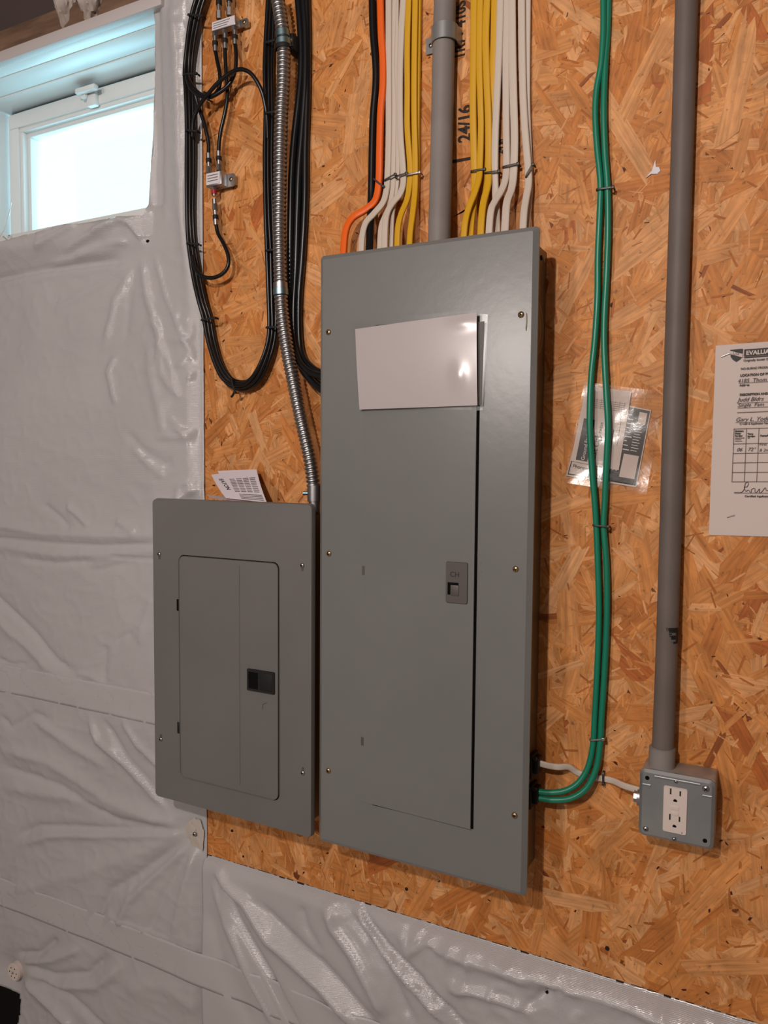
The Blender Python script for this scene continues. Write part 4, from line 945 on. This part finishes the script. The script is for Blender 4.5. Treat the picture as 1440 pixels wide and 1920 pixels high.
box('label', A.x+.0012, Bp.x-.0035, -.0304, -.0298, zb_+.003, zt_-.0012, m_label, s2)
bm = bmesh.new()
for j in range(3): bx(bm, A.x+.004, Bp.x-.008, -.0307, -.0303, zt_-.0068-j*.0050, zt_-.0052-j*.0050)
obj('printed_lines', bm, m_inkg, s2, False)
bm = bmesh.new(); plate(bm, A.x-.002, Bp.x+.019, zb_-.001, zt_-.003, -.012, -.015, .005); bx(bm, Bp.x-.01, Bp.x+.016, -.013, 0, zb_+.003, zt_-.006); obj('mounting_plate', bm, m_zinc, s2)
screw(s2, Bp.x+.011, -.015, (zb_+zt_)/2-.001, .0042, m_brass)
connector(U(392, 324, .022), U(391, 288, .022), s2); connector(U(411, 320, .022), U(410, 284, .022), s2)
c1, c2 = U(401, 347, .022), U(403, 385, .022); connector(c1, c2, s2, m_red, .28)
connector(U(403, 383, .022), U(405, 422, .022), s2)
G3 = 'thin coaxial jumpers at the splitters'
cable('coaxial_cable', [(404, 94, .022), (407, 112, .024), (412, 138, .026), (412, 160, .028), (404, 176, .030), (389, 181, .032), (372, 174, .034), (358, 158, .036), (351, 140, .034)], thin, m_black, 'thin black coax from the upper splitter left outlet into the coil', 'cable', G3)
cable('coaxial_cable', [(422, 89, .022), (423, 120, .022), (426, 160, .022), (426, 185, .022), (421, 215, .022), (414, 245, .022), (411, 268, .022), (410, 288, .022)], thin, m_black, 'thin black coax joining the upper splitter middle outlet to the lower splitter', 'cable', G3)
cable('coaxial_cable', [(441, 81, .022), (443, 105, .024), (441, 132, .026), (431, 156, .030), (413, 172, .034), (393, 182, .036), (372, 178, .038), (357, 164, .040), (350, 142, .038)], thin, m_black, 'thin black coax curling from the upper splitter right outlet into the coil', 'cable', G3)
cable('coaxial_cable', [(361, 256, .030), (363, 225, .036), (374, 198, .040), (392, 174, .044), (412, 152, .046), (432, 137, .046), (450, 130, .046), (467, 135, .044), (480, 150, .040), (491, 172, .034), (497, 196, .028), (501, 225, .024), (502, 260, .022)], thin, m_black, 'thin black coax arching over from the coil left side to its right side', 'cable', G3)
cable('coaxial_cable', [(366, 176, .034), (371, 196, .030), (380, 222, .026), (387, 248, .024), (391, 270, .022), (391, 292, .022)], thin, m_black, 'thin black coax leading from the coil to the lower splitter left inlet', 'cable', G3)
cable('coaxial_cable', [(405, 420, .022), (409, 438, .022), (420, 458, .024), (428, 480, .026), (427, 500, .028), (416, 514, .030), (398, 521, .032), (380, 518, .034), (367, 505, .034), (360, 480, .032)], thin, m_black, 'thin black coax hooking from the lower splitter outlet back to the coil', 'cable', G3)
tie((382, 172), (390, 186), .040, 'black tie gathering the thin jumpers beside the coil', m_blackm, .0018, .012)

# ------------------------------------------------------------------ documents
bag = [U(1096, 716, .0105), U(1244, 735, .0055), U(1212, 928, .0105), U(1058, 905, .0105)]
bgo = sheet('clear_bag', bag, m_bag, None, .0003, lambda u, v: .0012*math.sin(u*9+v*4)+.0010*math.sin(v*13+2*u), 40)
tag(bgo, 'clear plastic bag of leaflets fixed to the board behind the green cables', 'bag')
lo = [U(1101, 745, .0035), U(1221, 769, .0035), U(1193, 914, .0035), U(1061, 892, .0035)]
dk = tag(sheet('leaflet', lo, m_paper, None, .0005), 'dark printed form with white boxes inside the clear bag', 'leaflet')
qrects('dark_print', lo, [(.62, .015, .985, .62), (.50, .62, .985, .975)], m_inkd, dk)
qrects('print_border', lo, [(.02, .02, .033, .975), (.02, .965, .98, .978), (.02, .70, .50, .707), (.08, .78, .45, .784), (.08, .86, .45, .864)], m_ink, dk)
qrects('white_field', lo, [(.84, .05, .955, .20), (.74, .60, .955, .90)], m_paper, dk, .0008)
rr = []
for k in range(9): rr.append((.66, .10+k*.055, .74+.03*(k % 3), .112+k*.055)); rr.append((.82, .26+k*.035, .91+.02*(k % 2), .268+k*.035))
for k in range(4): rr.append((.52+k*.05, .73, .545+k*.05, .76)); rr.append((.52+k*.05, .80, .545+k*.05, .83))
qrects('white_print', lo, rr, m_label, dk, .0008)
qtext('Name', lo, .06, .80, .0055, m_ink, dk); qtext('Phone#', lo, .06, .88, .0055, m_ink, dk)
lw_ = [U(1099, 723, .006), U(1184, 734, .006), U(1160, 882, .006), U(1070, 864, .006)]
wl = tag(sheet('leaflet', lw_, m_paper, None, .0005), 'pale instruction leaflet lying over the dark form inside the bag', 'leaflet')
qrects('printed_table', lw_, [(.25, .16+j*.025, .92, .164+j*.025) for j in range(5)]+[(.30+.1*i, .14, .304+.1*i, .27) for i in range(7)], m_inkg, wl)
qrects('dark_print', lw_, [(.10, .42, .34, .97)], m_inkd, wl)
qrects('small_print', lw_, [(.70, .52, .712, .95), (.76, .50, .772, .93), (.88, .38, .89, .70)], m_inkg, wl)
qtext('Ground Fault Circ', lw_, .28, .96, .0055, m_label, wl, 90, .0010)
qtext('Fault Circ', lw_, .50, .96, .0075, m_ink, wl, 90); qtext('rwise', lw_, .52, .58, .0055, m_ink, wl, 90)
qrects('printed_symbol', lw_, [(.40, .62, .56, .635), (.44, .655, .66, .675), (.56, .69, .72, .70)], m_ink, wl, .0008)

ev = [U(1342, 648, .002), None, None, U(1329, 1003, .002)]
right = Vector((.2155, 0, .004)); ev[1] = ev[0]+right; ev[2] = ev[3]+right*.985
EP = tag(sheet('posted_form', ev, m_paper, None, .0004, lambda u, v: .0015*math.sin(u*3)*v), 'white evaluation form stapled to the board at the right edge', 'paper')
EPL = .0022
def P2(x, y): # photo point on the form -> u, v
    p = U(x, y, .002); v = (ev[0].z-p.z)/(ev[0].z-ev[3].z); u = (p.x-(ev[0].x*(1-v)+ev[3].x*v))/right.x
    return u, v
def er(x0, y0, x1, y1):
    u0, v0 = P2(x0, y0); u1, v1 = P2(x1, y1); return (u0, v0, u1, v1)
def et(s, x, y, h, M=m_ink, **kw):
    u, v = P2(x, y); return qtext(s, ev, u, v, h, M, EP, 0, EPL, **kw)
# shield
def poly(pts, M, name, lift):
    bm = bmesh.new(); bm.faces.new([bm.verts.new(quad(ev, *P2(*p))+Vector((0, -lift, 0))) for p in pts]); return obj(name, bm, M, EP, False)
poly([(1369, 657), (1370, 669), (1373, 674), (1380, 679), (1388, 674), (1392, 668), (1393, 655)], m_ink, 'shield_emblem', EPL)
poly([(1368.6, 658.5), (1392.8, 665), (1392.3, 671.5), (1369, 664.5)], m_paper, 'shield_band', EPL+.0003)
u_, v_ = P2(1374, 665.5); qtext('USA', ev, u_, v_, .0034, m_ink, EP, -14, EPL+.0005)
u0, v0 = P2(1395.5, 656.5); u1, v1 = P2(1395.2, 669)
qrects('title_bar', ev, [(u0, v0, .96, v1)], m_ink, EP, EPL)
qtext('EVALUATION', ev, u0+.012, v0+(v1-v0)*.86, (v1-v0)*.268*.62, m_paper, EP, 0, EPL+.0004, bold=.0003)
qrects('title_rule', ev, [(u0, v1+.004, .96, v1+.009)], m_ink, EP, EPL)
et('Originally Issued: December', 1394, 679, .0028, m_ink, bold=.0001)
et('NO-BURN\u00ae PRODUCT', 1389, 694.5, .0028, m_ink, bold=.0001)
et('LOCATION OF BUILDING', 1388, 707, .0032, m_ink, bold=.0002)
et('4185  Thom', 1383, 718.5, .0052, m_pen, shear=.2)
et('Address', 1387, 725, .0026, m_ink, bold=.0002)
et('DESCRIPTION AND USE', 1387, 743, .0029, m_ink, bold=.0002)
et('Judd Bldrs', 1383, 754, .0056, m_pen, shear=.35); et('Single  Fam', 1383, 764, .0052, m_pen, shear=.2)
et('Gary L. Yoder', 1379, 791, .0056, m_pen, shear=.35)
et('Certified Applicator Name', 1387, 797.5, .0026, m_ink, bold=.0001)
def rule(x0, y0, w=.8, th=.0022):
    u, v = P2(x0, y0); return (u, v, min(.93, u+w), v+th)
qrects('form_rules', ev, [rule(1385, 719), rule(1383, 756.5), rule(1383, 765.5), rule(1382, 774, .8, .003), rule(1379, 792.5), rule(1377, 924.5)], m_inkg, EP, EPL)
tu0, tv0 = P2(1376, 805); tu1, _ = P2(1399.5, 805); tu2, _ = P2(1423, 805)
vs_ = [P2(1376, y)[1] for y in (804.5, 832.5, 850.5, 868, 886, 903.5)]
rl = [(tu0, v, .93, v+.0026) for v in vs_]+[(u, vs_[0], u+.0035, vs_[-1]+.002) for u in (tu0, tu1, tu2, .927)]
qrects('table_rules', ev, rl, m_inkg, EP, EPL)
for k, s_ in enumerate(('Moisture', 'Meter', 'Reading')): et(s_, 1378.5, 810.5+k*4.4, .0021, m_ink, bold=.0002)
for k, s_ in enumerate(('Temp', 'Reading')): et(s_, 1402, 816+k*4.6, .0021, m_ink, bold=.0002)
et('Remarks', 1426, 820, .0024, m_ink, bold=.0002)
qrects('small_print', ev, [er(1378.5, 821.5, 1396, 822.6), er(1378.5, 824.5, 1390, 825.4), er(1378.5, 827.6, 1392, 828.5), er(1402, 822, 1406, 823)], m_inkg, EP, EPL)
et('72\u00b0', 1402, 847, .0050, m_pen, shear=.3); et('06', 1381, 847, .0050, m_pen, shear=.4); et('First', 1424, 837, .0036, m_pen, shear=.2); et('& 2nd', 1424, 848, .0040, m_pen, shear=.2)
sg = [(1377, 924), (1390, 924), (1396, 918), (1398, 908), (1402, 905), (1404, 908), (1401, 914), (1396, 914), (1399, 922), (1404, 920), (1409, 925), (1410, 919), (1416, 917), (1417, 925), (1421, 923), (1425, 918), (1425, 926), (1430, 923), (1436, 916), (1438, 922), (1444, 920)]
bm = bmesh.new(); sweep(bm, smoothpath([quad(ev, *P2(*p))+Vector((0, -EPL, 0)) for p in sg], .0012), flat(.0007, .0003, 6)); obj('signature', bm, m_pen, EP)
et('Certified Applicator', 1397, 933, .0028, m_ink, bold=.0001)
def staple(px0, px1, d, label):
    a, b = U(*px0, d), U(*px1, d); bm = bmesh.new(); k = Vector((0, .002, 0)); sweep(bm, [a+k, a, b, b+k], circ(.0006, 6)); tag(obj('staple', bm, m_zinc), label, 'staple')
staple((1352, 669), (1368, 662.5), .0042, 'steel staple beside the shield on the posted form'); staple((1363, 970), (1377, 966), .0042, 'steel staple near the lower left corner of the posted form')
